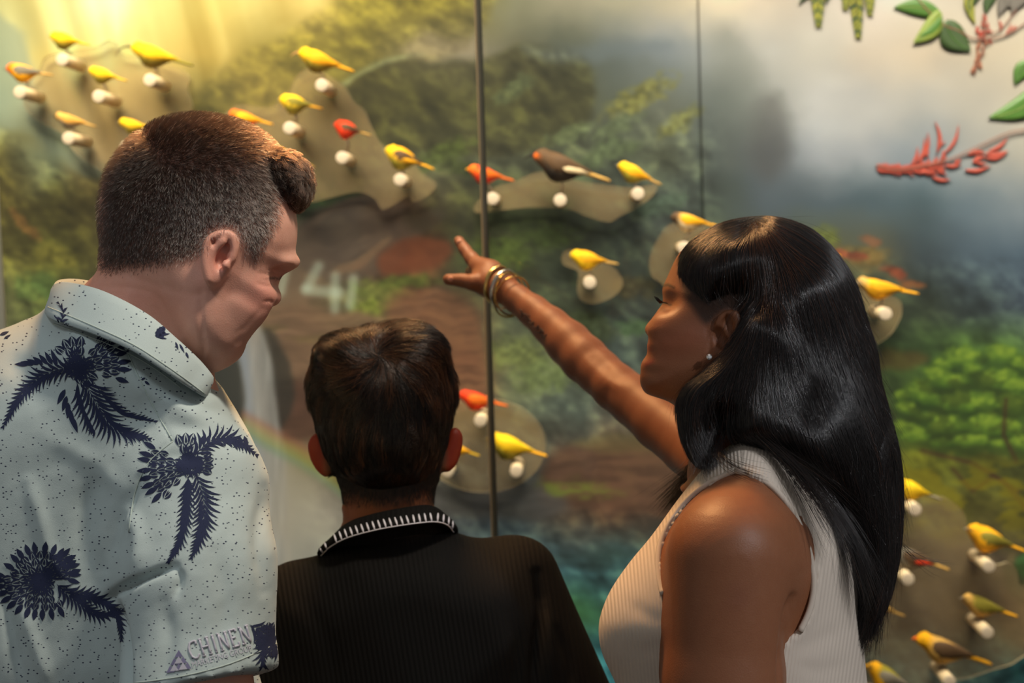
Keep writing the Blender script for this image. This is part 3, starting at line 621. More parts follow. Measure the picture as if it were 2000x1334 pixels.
leaf3(r_, (2050, 160), (1931, 230), 60, m_leafg, side=-1, rib=m_leafy); leaf3(r_, (2020, 120), (1982, 165), 40, m_leafg, side=1, rib=m_leafd); stem3(r_, [(2060, 120), (2035, 150), (2010, 170)])
for lab, fronds in (('small dark and yellow fern sprig hanging from the top edge, left one', [((1598, -40), (1600, 48), 30)]), ('yellow-tipped fern sprig hanging from the top edge, right one', [((1672, -40), (1678, 72), 32), ((1655, -40), (1652, 12), 18), ((1700, -40), (1700, 24), 20)])):
    r_ = empty('fern_sprig', Pw(fronds[0][0][0], 0, LY), lab, 'foliage')
    for b, t, wd in fronds:
        d = np.array(t, float) - b
        stem3(r_, [b, t], .001, m_fern)
        for i in range(14):
            s = i / 14; c = np.array(b) + d * s; wl = wd * (1 - s) ** .8 * .55 + 3
            for sd in (-1, 1): leaf3(r_, c, c + np.array((sd * wl, 13)), 7, m_fern if (i % 3) else m_leafd, 'leaflet', .1, dome=.0015)
r_ = empty('fern_sprig', Pw(1580, 0, LY), 'dark leaf tips at the top edge left of the ferns', 'foliage')
leaf3(r_, (1600, -16), (1560, 8), 14, m_leafd); leaf3(r_, (1625, -20), (1615, 6), 14, m_leafd)
r_ = empty('fern_cluster', Pw(1920, 5, LY), 'feathery dark green and mauve leaves in the top right corner', 'foliage')
for b, t, wd, m in [((1900, -30), (1905, 48), 26, m_fern), ((1925, -30), (1890, 30), 30, m_leafd), ((1950, -20), (1925, 28), 28, m_leafd), ((1990, -20), (1950, 32), 36, m_mau), ((2010, -10), (1975, 26), 34, m_mau), ((1960, -25), (1990, 20), 30, m_mau)]: leaf3(r_, b, t, wd, m)
r_ = empty('blossom_spray', Pw(1930, 90, LY), 'drooping dry brown and red blossom spray under the top right leaves', 'foliage')
stem3(r_, [(1920, 30), (1925, 80), (1915, 110), (1903, 142)]); stem3(r_, [(1905, 76), (1950, 60), (1985, 20)], .0012)
for i in range(30):
    s = i / 30; c = np.array((1925 - 20 * s ** 2 + random.uniform(-16, 16) * (1 - s * .8), 40 + 98 * s)); a = random.uniform(1.2, 2.6)
    leaf3(r_, c, c + 15 * np.array((math.cos(a), math.sin(a))), 5, m_brf if s > .35 else m_redf, 'bud', dome=.001)
for b, t in [((1965, 66), (1975, 45)), ((1955, 62), (1950, 38)), ((1940, 62), (1915, 66)), ((1985, 50), (1978, 66)), ((1925, 44), (1920, 26))]: leaf3(r_, b, t, 6, m_redf, 'bud', dome=.001)
r_ = empty('blossom_spray', Pw(1830, 310, LY), 'long red blossom spray on an arching stem above the woman', 'foliage')
stem3(r_, [(2060, 252), (2000, 253), (1960, 262), (1900, 290), (1850, 312), (1800, 325), (1750, 332), (1710, 322)], .0013); stem3(r_, [(2060, 256), (2000, 258), (1960, 268), (1900, 296), (1850, 316)], .0009)
for b, t, wd in [((1830, 300), (1826, 236), 9), ((1845, 300), (1872, 243), 8), ((1800, 310), (1812, 258), 8), ((1790, 320), (1806, 268), 9), ((1780, 322), (1792, 286), 8), ((1832, 292), (1848, 276), 6), ((1865, 322), (1878, 312), 9), ((1845, 322), (1878, 320), 9),
                 ((1885, 332), (1936, 322), 10), ((1890, 302), (1926, 300), 13), ((1900, 318), (1926, 306), 12), ((1925, 300), (1970, 294), 13), ((1930, 296), (1968, 268), 10), ((1925, 308), (1965, 300), 10), ((1905, 316), (1928, 318), 7), ((1820, 345), (1858, 350), 9), ((1795, 338), (1830, 342), 8), ((1840, 312), (1842, 292), 8), ((1808, 306), (1812, 290), 7)]:
    leaf3(r_, b, t, wd, m_redf, 'petal', dome=.002, side=random.choice((-1, 1)))
for i in range(64):
    s = i / 64; c = np.array((1712 + 130 * s, 326 + 4 * math.sin(s * 5))); up = 1 if i % 2 else -1
    ln = 9 + 20 * s * random.random() + 5; a = math.radians(random.uniform(35, 75)) * up
    leaf3(r_, c, c + ln * np.array((.35 if up < 0 else .5, math.sin(a) * .8)), 4.5, m_redf, 'petal', dome=.001)
for (x, y, lab) in ((77, 232, 'left'), (79, 274, 'right')): pass
# ================================================================ FIGURE TOOLS: smooth implicit bodies
class Field:
    def __init__(s, lo, hi, h):
        s.h = h; s.lo = np.array(lo, float); s.n = np.ceil((np.array(hi) - lo) / h).astype(int) + 1
        s.ax = [s.lo[i] + h * np.arange(s.n[i]) for i in range(3)]
        s.F = np.full(s.n, .5, np.float32)
    def sub(s, lo, hi, m=.03):
        a = np.clip(np.floor((np.array(lo) - m - s.lo) / s.h).astype(int), 0, s.n); b = np.clip(np.ceil((np.array(hi) + m - s.lo) / s.h).astype(int) + 1, 0, s.n)
        sl = tuple(slice(a[i], max(b[i], a[i])) for i in range(3))
        X, Y, Z = np.meshgrid(*[s.ax[i][sl[i]] for i in range(3)], indexing='ij')
        return sl, X, Y, Z
    def put(s, sl, d, k, op):
        f = s.F[sl]; d = d.astype(np.float32)
        if op == 'u':
            if k > 0: h = np.clip(.5 + .5 * (f - d) / k, 0, 1); r = f * (1 - h) + d * h - k * h * (1 - h)
            else: r = np.minimum(f, d)
        elif op == 's':
            d = -d
            if k > 0: h = np.clip(.5 - .5 * (f - d) / k, 0, 1); r = f * (1 - h) + d * h + k * h * (1 - h)
            else: r = np.maximum(f, d)
        else: r = np.maximum(f, d)
        s.F[sl] = r
    def cap(s, a, b, ra, rb, k=.01, op='u', flat=None):
        a = np.array(a, float); b = np.array(b, float); R = max(ra, rb)
        sl, X, Y, Z = s.sub(np.minimum(a, b) - R, np.maximum(a, b) + R, .02 + k)
        if 0 in s.F[sl].shape: return
        d = b - a; L2 = d.dot(d) + 1e-12
        t = np.clip(((X - a[0]) * d[0] + (Y - a[1]) * d[1] + (Z - a[2]) * d[2]) / L2, 0, 1)
        q = np.sqrt((X - a[0] - t * d[0]) ** 2 + (Y - a[1] - t * d[1]) ** 2 + (Z - a[2] - t * d[2]) ** 2)
        s.put(sl, q - (ra + (rb - ra) * t), k, op)
    def chain(s, pts, rs, k=.01, op='u'):
        for i in range(len(pts) - 1): s.cap(pts[i], pts[i + 1], rs[i], rs[i + 1], k, op)
    def ell(s, c, r, k=.01, op='u', R=None):
        c = np.array(c, float); r = np.array(r, float) * np.ones(3); m = max(r)
        sl, X, Y, Z = s.sub(c - m, c + m, .02 + k)
        if 0 in s.F[sl].shape: return
        q = np.stack([X - c[0], Y - c[1], Z - c[2]], -1)
        if R is not None: q = q @ R
        k0 = np.sqrt(((q / r) ** 2).sum(-1)); k1 = np.sqrt(((q / r ** 2) ** 2).sum(-1)) + 1e-9
        s.put(sl, np.where(k0 < 1e-4, -min(r), k0 * (k0 - 1) / k1), k, op)
    def blob(s, outline, tc, D, W, k=.01, op='u', blur=4, res=3.0, smooth=5, Wf=None, trange=None):
        """round solid whose side view follows the outline; tc = depth of its mid sheet (number or function of px,py)"""
        o = spline(outline, smooth, True) if smooth else np.array(outline, float)
        lo = o.min(0) - 70; hi = o.max(0) + 70
        xs = np.arange(lo[0], hi[0], res); ys = np.arange(lo[1], hi[1], res)
        GX, GY_ = np.meshgrid(xs, ys, indexing='ij'); S = poly_sd(GX, GY_, o)
        for _ in range(blur):
            S[1:-1] = (S[:-2] + S[1:-1] * 2 + S[2:]) / 4; S[:, 1:-1] = (S[:, :-2] + S[:, 1:-1] * 2 + S[:, 2:]) / 4
        tf = tc if callable(tc) else (lambda x, y: tc + 0 * x)
        cs = np.array([P(x, y, float(tf(np.array(x), np.array(y))) + dd) for x, y in o[::3] for dd in (-W, W)])
        sl, X, Y, Z = s.sub(cs.min(0), cs.max(0), .03 + k)
        if 0 in s.F[sl].shape: return
        U, V, T = proj(np.stack([X, Y, Z], -1))
        ix = np.clip((U - xs[0]) / res, 0, len(xs) - 1.001); iy = np.clip((V - ys[0]) / res, 0, len(ys) - 1.001)
        i0 = ix.astype(int); j0 = iy.astype(int); fx = ix - i0; fy = iy - j0
        d2 = (S[i0, j0] * (1 - fx) + S[i0 + 1, j0] * fx) * (1 - fy) + (S[i0, j0 + 1] * (1 - fx) + S[i0 + 1, j0 + 1] * fx) * fy
        w = T - tf(U, V)
        dm = d2 * T / FPX; u = np.clip(1 + dm / D, 0, None)
        Wl = W if Wf is None else np.where(w < 0, Wf, W)
        v = np.abs(w) / Wl
        r = np.sqrt(u * u + v * v); val = (r - 1) * min(D, W)
        s.put(sl, val, k, op)
    def mesh(s):
        F = s.F.astype(np.float64); nx, ny, nz = F.shape; S = F < 0
        c = np.zeros((nx - 1, ny - 1, nz - 1), np.int8)
        for a in (0, 1):
            for b in (0, 1):
                for d in (0, 1): c += S[a:nx - 1 + a, b:ny - 1 + b, d:nz - 1 + d]
        I = np.argwhere((c > 0) & (c < 8)); n = len(I)
        idx = np.full(c.shape, -1, np.int64); idx[tuple(I.T)] = np.arange(n)
        acc = np.zeros((n, 3)); cnt = np.zeros(n)
        for a in [(x, y, z) for x in (0, 1) for y in (0, 1) for z in (0, 1)]:
            for ax in range(3):
                if a[ax]: continue
                b = list(a); b[ax] = 1; A = I + a; B = I + b
                fa = F[tuple(A.T)]; fb = F[tuple(B.T)]; m = (fa < 0) != (fb < 0)
                t = fa[m] / (fa[m] - fb[m]); q = A[m].astype(float); q[:, ax] += t
                acc[m] += q; cnt[m] += 1
        V = acc / cnt[:, None]
        Q = []
        for ax in range(3):
            o1, o2 = [(1, 2), (2, 0), (0, 1)][ax]
            sa = [slice(1, -1)] * 3; sa[ax] = slice(0, -1); sb = list(sa); sb[ax] = slice(1, None)
            A = S[tuple(sa)]; B = S[tuple(sb)]
            for flip, m in ((0, A & ~B), (1, ~A & B)):
                J = np.argwhere(m)
                if not len(J): continue
                J[:, o1] += 1; J[:, o2] += 1
                def at(d1, d2):
                    K = J.copy(); K[:, o1] -= d1; K[:, o2] -= d2; return idx[tuple(K.T)]
                q = np.stack([at(1, 1), at(0, 1), at(0, 0), at(1, 0)], -1)
                Q.append(q[:, ::-1] if flip else q)
        Q = np.concatenate(Q); Q = Q[(Q >= 0).all(1)]
        return s.lo + V * s.h, Q
    def val(s, p):
        q = (p - s.lo) / s.h; q = np.clip(q, 0, np.array(s.n) - 1.001); i = q.astype(int); f = q - i; F = s.F; r = 0
        for a in (0, 1):
            for b in (0, 1):
                for c in (0, 1):
                    r = r + F[i[:, 0] + a, i[:, 1] + b, i[:, 2] + c] * (f[:, 0] if a else 1 - f[:, 0]) * (f[:, 1] if b else 1 - f[:, 1]) * (f[:, 2] if c else 1 - f[:, 2])
        return r
    def grad(s, p):
        e = s.h; g = np.stack([s.val(p + d) - s.val(p - d) for d in np.eye(3) * e], -1) / (2 * e)
        m = np.linalg.norm(g, axis=1)[:, None]; return g / (m + 1e-9), m[:, 0]

def vnormals(V, Q):
    n = np.cross(V[Q[:, 2]] - V[Q[:, 0]], V[Q[:, 3]] - V[Q[:, 1]]); out = np.zeros_like(V)
    for k in range(4): np.add.at(out, Q[:, k], n)
    return out / (np.linalg.norm(out, axis=1)[:, None] + 1e-12)
def relax(V, Q, it=2, lam=.5):
    for _ in range(it):
        a = np.zeros_like(V); c = np.zeros(len(V))
        for k in range(4):
            np.add.at(a, Q[:, k], V[Q[:, (k + 1) % 4]] + V[Q[:, (k + 3) % 4]]); np.add.at(c, Q[:, k], 2)
        V = V * (1 - lam) + a / c[:, None] * lam
    return V
def crease(V, Nn, lines, tmax=None):
    """press folds (depth>0) or raise ridges (depth<0) into the side seen in the picture"""
    U, W_, T = proj(V); back = (CAM - V); back /= np.linalg.norm(back, axis=1)[:, None]
    face = np.clip((Nn * back).sum(1) * 2.5, 0, 1)
    if tmax is not None: face = face * (T < tmax)
    disp = np.zeros(len(V))
    for pts, wd, dep in lines:
        pts = spline(pts, 5); d, par = line_d(U, W_, pts)
        disp -= dep * np.exp(-(d / wd) ** 2) * (.45 + .55 * sst(np.minimum(par, 1 - par), 0, .3))
    return V + Nn * (disp * face)[:, None]

def flow_dir(samples, far=60.0):
    S = np.array(samples, float)
    d = S[:, 2:4] / np.linalg.norm(S[:, 2:4], axis=1)[:, None]
    def f(U, V):
        w = 1 / (((U[:, None] - S[:, 0]) ** 2 + (V[:, None] - S[:, 1]) ** 2) + far) ** 1.6
        q = w @ d; return q / (np.linalg.norm(q, axis=1)[:, None] + 1e-9)
    return f
def grow(field, roots, flow, length, steps, lift=0.0, rise=0.0, jitter=.15, wave=0.0, droop=0.0, clumpn=0, clump=.0, free=None, base=0.0):
    """hair lines hugging an implicit surface; returns (n, steps+1, 3)"""
    p = roots.copy(); n = len(p); out = [p.copy()]
    length = np.broadcast_to(length, n).astype(float); lift = np.broadcast_to(lift, n).astype(float)
    jit = rng.normal(0, jitter, n); ph = rng.uniform(0, 6.28, n)
    for s in range(1, steps + 1):
        g, m = field.grad(p); U, V, T = proj(p); f2 = flow(U, V)
        a = jit + wave * np.sin(ph + s * .9); ca, sa = np.cos(a), np.sin(a)
        fx = f2[:, 0] * ca - f2[:, 1] * sa; fy = f2[:, 0] * sa + f2[:, 1] * ca
        d = np.stack([fx, -fy, 0 * fx], 1) @ RC.T
        d = d + np.array((0, 0, -droop))
        d -= (d * g).sum(1)[:, None] * g; nn = np.linalg.norm(d, axis=1)[:, None]; d /= nn + 1e-6
        st = (length / steps)[:, None]
        p = p + d * st * (1 - np.abs(rise)) + g * st * rise
        tgt = base + lift * (s / steps) ** 1.5
        g, m = field.grad(p); cur = field.val(p) / np.maximum(m, .3)
        corr = (tgt - cur); 
        if rise > 0: corr = np.maximum(corr, 0)
        if free is not None: corr = np.where(s / steps > free, np.maximum(corr, 0), corr)
        p = p + g * np.clip(corr, -.01, .01)[:, None]
        out.append(p.copy())
    out = np.stack(out, 1)
    if clumpn and clump:
        k = rng.choice(n, clumpn, replace=False); cp = roots[k]
        near = np.zeros(n, int)
        for a0 in range(0, n, 4000):
            near[a0:a0 + 4000] = ((roots[a0:a0 + 4000, None] - cp[None]) ** 2).sum(-1).argmin(1)
        g = out[k][near]; wgt = (np.linspace(0, 1, steps + 1) ** 1.3 * clump)[None, :, None]
        out = out * (1 - wgt) + g * wgt
    return out
def hair_curves(name, S, radius, mat_, parent, attrs=None, tip=.35):
    n, m, _ = S.shape
    loc = np.array(parent.matrix_basis.translation)
    if parent.parent: loc = loc + np.array(parent.parent.matrix_basis.translation)
    cv = bpy.data.hair_curves.new(name); cv.add_curves([m] * n)
    cv.attributes['position'].data.foreach_set('vector', (S - loc).astype(np.float32).ravel())
    r = cv.attributes.get('radius') or cv.attributes.new('radius', 'FLOAT', 'POINT')
    rad = np.broadcast_to(np.asarray(radius, float).reshape(-1, 1), (n, 1)) * np.interp(np.linspace(0, 1, m), [0, .6, 1], [1, .9, tip])[None]
    r.data.foreach_set('value', rad.astype(np.float32).ravel())
    for k, v in (attrs or {}).items():
        a = cv.attributes.new(k, 'FLOAT', 'POINT'); a.data.foreach_set('value', np.repeat(v, m).astype(np.float32))
    o = bpy.data.objects.new(name, cv); COL.objects.link(o); cv.materials.append(mat_); o.parent = parent
    o['kind'] = 'stuff'
    return o
def scatter(V, Q, n, keep=None, density=None):
    A = np.linalg.norm(np.cross(V[Q[:, 2]] - V[Q[:, 0]], V[Q[:, 3]] - V[Q[:, 1]]), axis=1) / 2
    c = V[Q].mean(1)
    if keep is not None: A = A * keep(c)
    if density is not None: A = A * density(c)
    k = rng.choice(len(Q), n, p=A / A.sum()); a = rng.random((n, 1)); b = rng.random((n, 1)); q = Q[k]
    return (V[q[:, 0]] * (1 - a) + V[q[:, 1]] * a) * (1 - b) + (V[q[:, 3]] * (1 - a) + V[q[:, 2]] * a) * b
def hair_mat(name, stops, rough=.3, spec=.5, attr='tone', radial=.45, physical=True):
    """strand material: per-strand colour ramp into a physical hair shader"""
    m = bpy.data.materials.new(name); m.use_nodes = True; nt = m.node_tree; nt.nodes.remove(bsdf(m))
    if physical: b = nt.nodes.new('ShaderNodeBsdfHairPrincipled'); b.parametrization = 'COLOR'
    else: b = nt.nodes.new('ShaderNodeBsdfPrincipled'); b.inputs['Specular IOR Level'].default_value = spec
    a = N(m, 'Attribute'); a.attribute_name = attr
    r = N(m, 'ValToRGB'); els = r.color_ramp.elements
    els[0].position = stops[0][0]; els[0].color = tuple(s2l(stops[0][1])) + (1,); els[1].position = stops[-1][0]; els[1].color = tuple(s2l(stops[-1][1])) + (1,)
    for p_, c in stops[1:-1]: e = els.new(p_); e.color = tuple(s2l(c)) + (1,)
    L(m, a.outputs['Fac'], r.inputs[0]); L(m, r.outputs[0], b.inputs['Color' if physical else 'Base Color'])
    b.inputs['Roughness'].default_value = rough
    if physical: b.inputs['Radial Roughness'].default_value = radial
    L(m, b.outputs[0], nt.nodes['Material Output'].inputs[0])
    return m
def skin_mat(name, sss=.12):
    m = mat(name, attr='Col', rough=.48, spec=.42, sss=sss, ssr=(1, .35, .2))
    noise_mix(m, 90, .22, 5, dark=(.80, .66, .60)); noise_mix(m, 900, .25, 3, dark=(.82, .74, .7))
    bump(m, 700, .35, .0006); bump(m, 1800, .3, .0003)
    return m
def surf_hit(bvh, px, py, lift=.0004):
    o = Vector(CAM); d = (Vector(P(px, py, 1.0)) - o).normalized()
    h = bvh.ray_cast(o, d)
    if h[0] is None: return None
    n = h[1]; n = n if n.dot(d) < 0 else -n
    return np.array(h[0] + n * lift)
def decal(name, polys, bvh, m, parent, lift=.0004):
    """thin print lying on a surface: polys = list of (vertices px, faces)"""
    V, F, n = [], [], 0
    for pv, pf in polys:
        q = [surf_hit(bvh, x, y, lift) for x, y in pv]
        if any(a is None for a in q): continue
        q = np.array(q)
        if np.ptp(np.linalg.norm(q - CAM, axis=1)) > .12: continue
        V.append(q); F += [[i + n for i in f] for f in pf]; n += len(q)
    if not V: return None
    return tag(mesh_obj(name, np.concatenate(V), F, m, parent), kind='stuff')
def spindle(a, b, w, bend=0.0, n=6, sharp=.8):
    a = np.array(a, float); b = np.array(b, float); d = b - a; nr = np.array((-d[1], d[0]))
    V = [a]; F = []
    for i in range(1, n):
        s = i / n; c = a + d * s + nr * bend * math.sin(math.pi * s); h = w * .5 * math.sin(math.pi * s ** sharp)
        u = nr / (np.linalg.norm(nr) + 1e-9); V += [c + u * h, c - u * h]
    V.append(b); F.append([0, 1, 2])
    for i in range(n - 2): F.append([1 + 2 * i, 3 + 2 * i, 4 + 2 * i, 2 + 2 * i])
    F.append([2 * n - 3, 2 * n - 1, 2 * n - 2]); return V, F
def ear(f, outline, t, near, helix, lobe, concha, res=2.0, W=.0065, hr=.0033, tilt=None):
    """near: -1 the ear stands towards the camera"""
    tf = tilt or (lambda x, y: t + 0 * x)
    f.blob(outline, tf, .006, W, k=.006, blur=1, res=res)
    pts = spline(helix, 5); f.chain([P(x, y, float(tf(x, y)) + near * W * .75) for x, y in pts], [hr] * len(pts), k=.0025)
    for c, rx, ry, ang, dep in concha:
        th = math.radians(ang); e1 = RC @ np.array((math.cos(th), -math.sin(th), 0)); e3 = RC @ np.array((0, 0, -1.0)); e2 = np.cross(e3, e1)
        f.ell(P(c[0], c[1], float(tf(*c)) + near * W * 1.1), (rx, ry, dep), k=.003, op='s', R=np.stack([e1, e2, e3], 1))
def hand_sdf(f, wrist, dirv, nrm_, size, k=.006, curls=(.3, .3, .3, .3), thumb_side=1, thumb_dir=None, spread=.10):
    """palm, four fingers and a thumb from the wrist; dirv = pointing direction, nrm_ = back of the hand"""
    d = _nrm(dirv); n = _nrm(np.array(nrm_) - np.dot(nrm_, d) * d); s = np.cross(d, n) * thumb_side
    w_ = np.array(wrist); Lp = .095 * size
    for q in (-1, -.33, .33, 1):
        f.cap(w_ + s * q * .016 * size, w_ + d * Lp + s * q * .030 * size, .015 * size, .0115 * size, k=.008)
    lens = [(.040, .024, .020), (.045, .028, .022), (.042, .026, .021), (.033, .020, .018)]
    for i, (q, ls, c) in enumerate(zip((1, .33, -.33, -1), lens, curls)):
        p = w_ + d * Lp + s * q * .030 * size; dd = _nrm(d + s * q * spread); a = 0
        for j, l in enumerate(ls):
            a += c * (1.0, 1.3, .9)[j]; di = dd * math.cos(a) - n * math.sin(a)
            p2 = p + di * l * size; r0 = (.0098, .0088, .0078)[j] * size; f.cap(p, p2, r0, r0 * .9, k=.003); p = p2
    td = _nrm(thumb_dir) if thumb_dir is not None else _nrm(d * .75 + s * .65 - n * .2)
    p = w_ + d * .022 * size + s * .022 * size
    for l, r0, b in ((.042, .0145, 0), (.032, .0112, .1), (.026, .0098, .15)):
        td = _nrm(td * (1 - b) + d * b); p2 = p + td * l * size; f.cap(p, p2, r0 * size, r0 * .9 * size, k=.005); p = p2
def legs_child(root, hip, width, color, shoe, floor_z=0.0, depthr=.11, hipz=None, name='trousers'):
    """trousers down to the floor and two shoes (below the frame)"""
    m1 = mat(name + '_cloth', color, .85); bump(m1, 300, .3)
    hip = np.array(hip, float); f = Field(hip - (width + .12, .30, hip[2] - .05), hip + (width + .12, .30, .12), .012)
    f.ell(hip, (width, depthr, .13), k=.02)
    for s in (-1, 1):
        a = hip + (s * width * .5, 0, -.02); kn = np.array((hip[0] + s * width * .55, hip[1] - .01, hip[2] * .52)); an = np.array((hip[0] + s * width * .6, hip[1] + .01, .10))
        f.chain([a, kn, an], [width * .52, width * .38, width * .33], k=.02)
    V, Q = f.mesh(); mesh_obj(name, V, Q, m1, root)
    m2 = mat(shoe + '_leather', (30, 26, 24), .4)
    for s in (-1, 1):
        g = Field(np.array((hip[0] + s * width * .6 - .08, hip[1] - .16, 0.0)), np.array((hip[0] + s * width * .6 + .08, hip[1] + .26, .16)), .008)
        x = hip[0] + s * width * .6
        g.ell((x, hip[1] + .10, .035), (.045, .13, .045)); g.ell((x, hip[1] - .02, .05), (.042, .075, .06), k=.02); g.F = np.maximum(g.F, (.004 - g.ax[2])[None, None, :].astype(np.float32))
        V, Q = g.mesh(); mesh_obj(shoe, V, Q, m2, root)
# ================================================================ THE MAN
TM = 1.46
man = empty('person', (-.42, 1.52, 0), 'grey-haired man in a pale polo shirt printed with navy fern leaves, looking down', 'person')
head_o = [(210, 505), (209, 470), (216, 430), (217, 390), (222, 360), (232, 333), (252, 303), (278, 274), (312, 252), (350, 242), (390, 240), (430, 244), (470, 252), (505, 268), (532, 292), (550, 330), (563, 365), (573, 400), (580, 430), (581, 456), (578, 482), (571, 502), (569, 514), (560, 528), (552, 538), (547, 548), (543, 560), (545, 573), (545, 583), (538, 591), (525, 598), (514, 603), (513, 612), (504, 625), (494, 634), (484, 648), (480, 656), (473, 664), (472, 680), (463, 692), (448, 699), (425, 703), (392, 706), (350, 700), (330, 690), (300, 640), (240, 570)]
lo = np.min([P(x, y, t) for x in (120, 610) for y in (225, 830) for t in (1.30, 1.62)], 0); hi = np.max([P(x, y, t) for x in (120, 610) for y in (225, 830) for t in (1.30, 1.62)], 0)
f = Field(lo, hi, .0021)
f.blob(head_o, TM, .062, .076, k=0, blur=1, res=2)
f.ell(P(385, 385, TM), (.090, .074, .078), k=.02)
f.ell(P(300, 430, TM), (.05, .066, .06), k=.02)
# neck
f.blob([(206, 500), (190, 530), (165, 556), (140, 592), (140, 680), (140, 800), (420, 830), (420, 740), (400, 690), (360, 620), (300, 520), (250, 480)], lambda x, y: TM + .0 * x, .06, .060, k=.02, blur=4)
# cheek, brow ridge, jaw, lips
f.ell(P(478, 588, TM - .042), (.026, .020, .026), k=.02)
f.ell(P(434, 635, TM - .044), (.024, .018, .028), k=.025)
f.cap(P(415, 655, TM - .052), P(442, 684, TM - .030), .014, .010, k=.02)
f.ell(P(561, 512, TM - .012), (.012, .03, .008), k=.01)
f.ell(P(556, 543, TM - .034), (.014, .016, .011), k=.008, op='s')
f.ell(P(531, 580, TM - .012), (.009, .012, .009), k=.006)
# muscle cord of the neck
f.chain([P(396, 560, TM - .060), P(402, 620, TM - .056), P(412, 700, TM - .036)], [.012, .012, .010], k=.02)
ear(f, [(398, 497), (400, 480), (412, 462), (430, 454), (450, 455), (459, 470), (458, 492), (452, 515), (446, 533), (436, 548), (427, 557), (416, 561), (406, 556), (401, 538), (398, 515)], TM - .078, -1,
    [(452, 508), (457, 485), (455, 466), (442, 457), (424, 459), (409, 469), (401, 486), (400, 510), (403, 532), (408, 548)], None,
    [((437, 481), .0085, .0055, 60, .0075), ((431, 508), .0075, .0105, 0, .0095), ((424, 484), .010, .0035, 62, .0055)], tilt=lambda x, y: TM - .078 - (430 - x) * .00016)
f.chain([P(x, y, TM - .084) for x, y in spline([(416, 540), (411, 515), (415, 495), (428, 478), (437, 470)], 4)], [.0028] * 17, k=.003)
f.ell(P(441, 518, TM - .083), (.0042, .005, .0055), k=.003)
V, Q = f.mesh(); V = relax(V, Q, 2); Nn = vnormals(V, Q)
V = crease(V, Nn, [([(506, 534), (530, 537), (548, 543)], 3, .0012), ([(512, 546), (532, 548), (546, 548)], 2.2, .001), ([(520, 528), (540, 527), (552, 530)], 3, .0008), ([(503, 554), (522, 558), (540, 556)], 4, .001),
    ([(305, 575), (320, 600), (335, 640)], 5, .0010), ([(392, 570), (393, 620), (396, 680), (392, 704)], 6, .0020), ([(430, 575), (470, 575), (505, 600)], 14, .0012), ([(512, 603), (494, 622), (478, 640), (462, 650)], 5, .0006),
    ([(470, 664), (455, 676), (438, 690)], 6, .0007), ([(180, 560), (250, 562), (300, 572)], 5, .0007), ([(210, 522), (300, 555), (380, 575), (392, 566)], 8, .0007), ([(515, 590), (527, 588), (535, 592)], 3, .0012)])
U, W_, T = proj(V)
def scalp_man(U, Vv):
    """how much the clipped hair covers the skin"""
    o = spline([(195, 505), (198, 400), (230, 300), (330, 222), (430, 222), (530, 262), (548, 320), (547, 372), (545, 400), (540, 440), (528, 462), (512, 490), (500, 512), (485, 500), (472, 470), (455, 448), (425, 448), (405, 462), (396, 490), (360, 512), (300, 522), (240, 530), (205, 530)], 5, True)
    return 1 - sst(poly_sd(U, Vv, o), -26, 14)
base = s2l((216, 163, 144)); C = np.tile(base, (len(V), 1))
red = np.exp(-(((U - 520) / 50) ** 2 + ((W_ - 580) / 45) ** 2)) + .9 * np.exp(-(((U - 428) / 34) ** 2 + ((W_ - 505) / 55) ** 2)) + .6 * np.exp(-(((U - 240) / 120) ** 2 + ((W_ - 585) / 40) ** 2))
C = C * (1 - np.clip(red, 0, 1)[:, None] * np.array((.02, .18, .16)))
sc_ = scalp_man(U, W_) * (1 - .0 * U)
C = C * (1 - sc_[:, None] * .72) + s2l((70, 52, 44)) * sc_[:, None] * .5
beard = np.exp(-(((U - 440) / 60) ** 2 + ((W_ - 650) / 60) ** 2)) * (U > 396)
C = C * (1 - .16 * beard[:, None])
bl = (np.exp(-(line_d(U, W_, [(528, 543), (546, 545), (550, 541)])[0] / 2.2) ** 2) * (U < 551))[:, None]
C = C * (1 - .75 * bl)
m_skin1 = skin_mat('man_skin')
mesh_obj('head', V, Q, m_skin1, man, colors=C)
fieldM = f
# --- hair
m_hm = hair_mat('man_hair_strands', [(0, (18, 12, 9)), (.35, (34, 22, 16)), (.6, (74, 45, 27)), (.68, (120, 110, 104)), (1, (236, 230, 224))], .38, .5)
hs = Field(lo, hi, .003)
hs.blob([(400, 325), (366, 296), (352, 268), (362, 246), (392, 237), (432, 240), (472, 247), (505, 262), (532, 286), (548, 308), (570, 326), (586, 350), (592, 378), (586, 398), (572, 396), (556, 372), (540, 350), (505, 330), (440, 318), (380, 326)], TM, .028, .056, k=0, blur=3)
hs.ell(P(572, 362, TM - .012), (.019, .030, .022), k=.012); hs.ell(P(556, 335, TM - .02), (.02, .03, .02), k=.012)
Vh, Qh = hs.mesh(); Vh = relax(Vh, Qh, 2); Uh, Wh, Th = proj(Vh)
nz = fbm(Uh / 9, Wh / 9, 3, 8) - .5; Nh = vnormals(Vh, Qh); Vh = Vh + Nh * (nz * .006)[:, None]
m_hcap = mat('man_hair_mass', (44, 30, 22), .75, spec=.2); noise_mix(m_hcap, 260, .6, dark=(.4, .35, .3)); bump(m_hcap, 500, .8, .002)
hobj = mesh_obj('hair', Vh, Qh, m_hcap, man)
def scl(c): U, W2, T = proj(c); return np.clip(scalp_man(U, W2), 0, 1) ** 1.3 * (W2 < 540)
R = scatter(V, Q, 62000, keep=lambda c: (proj(c)[2] < TM + .05) * 1.0, density=scl)
U, W2, T = proj(R)
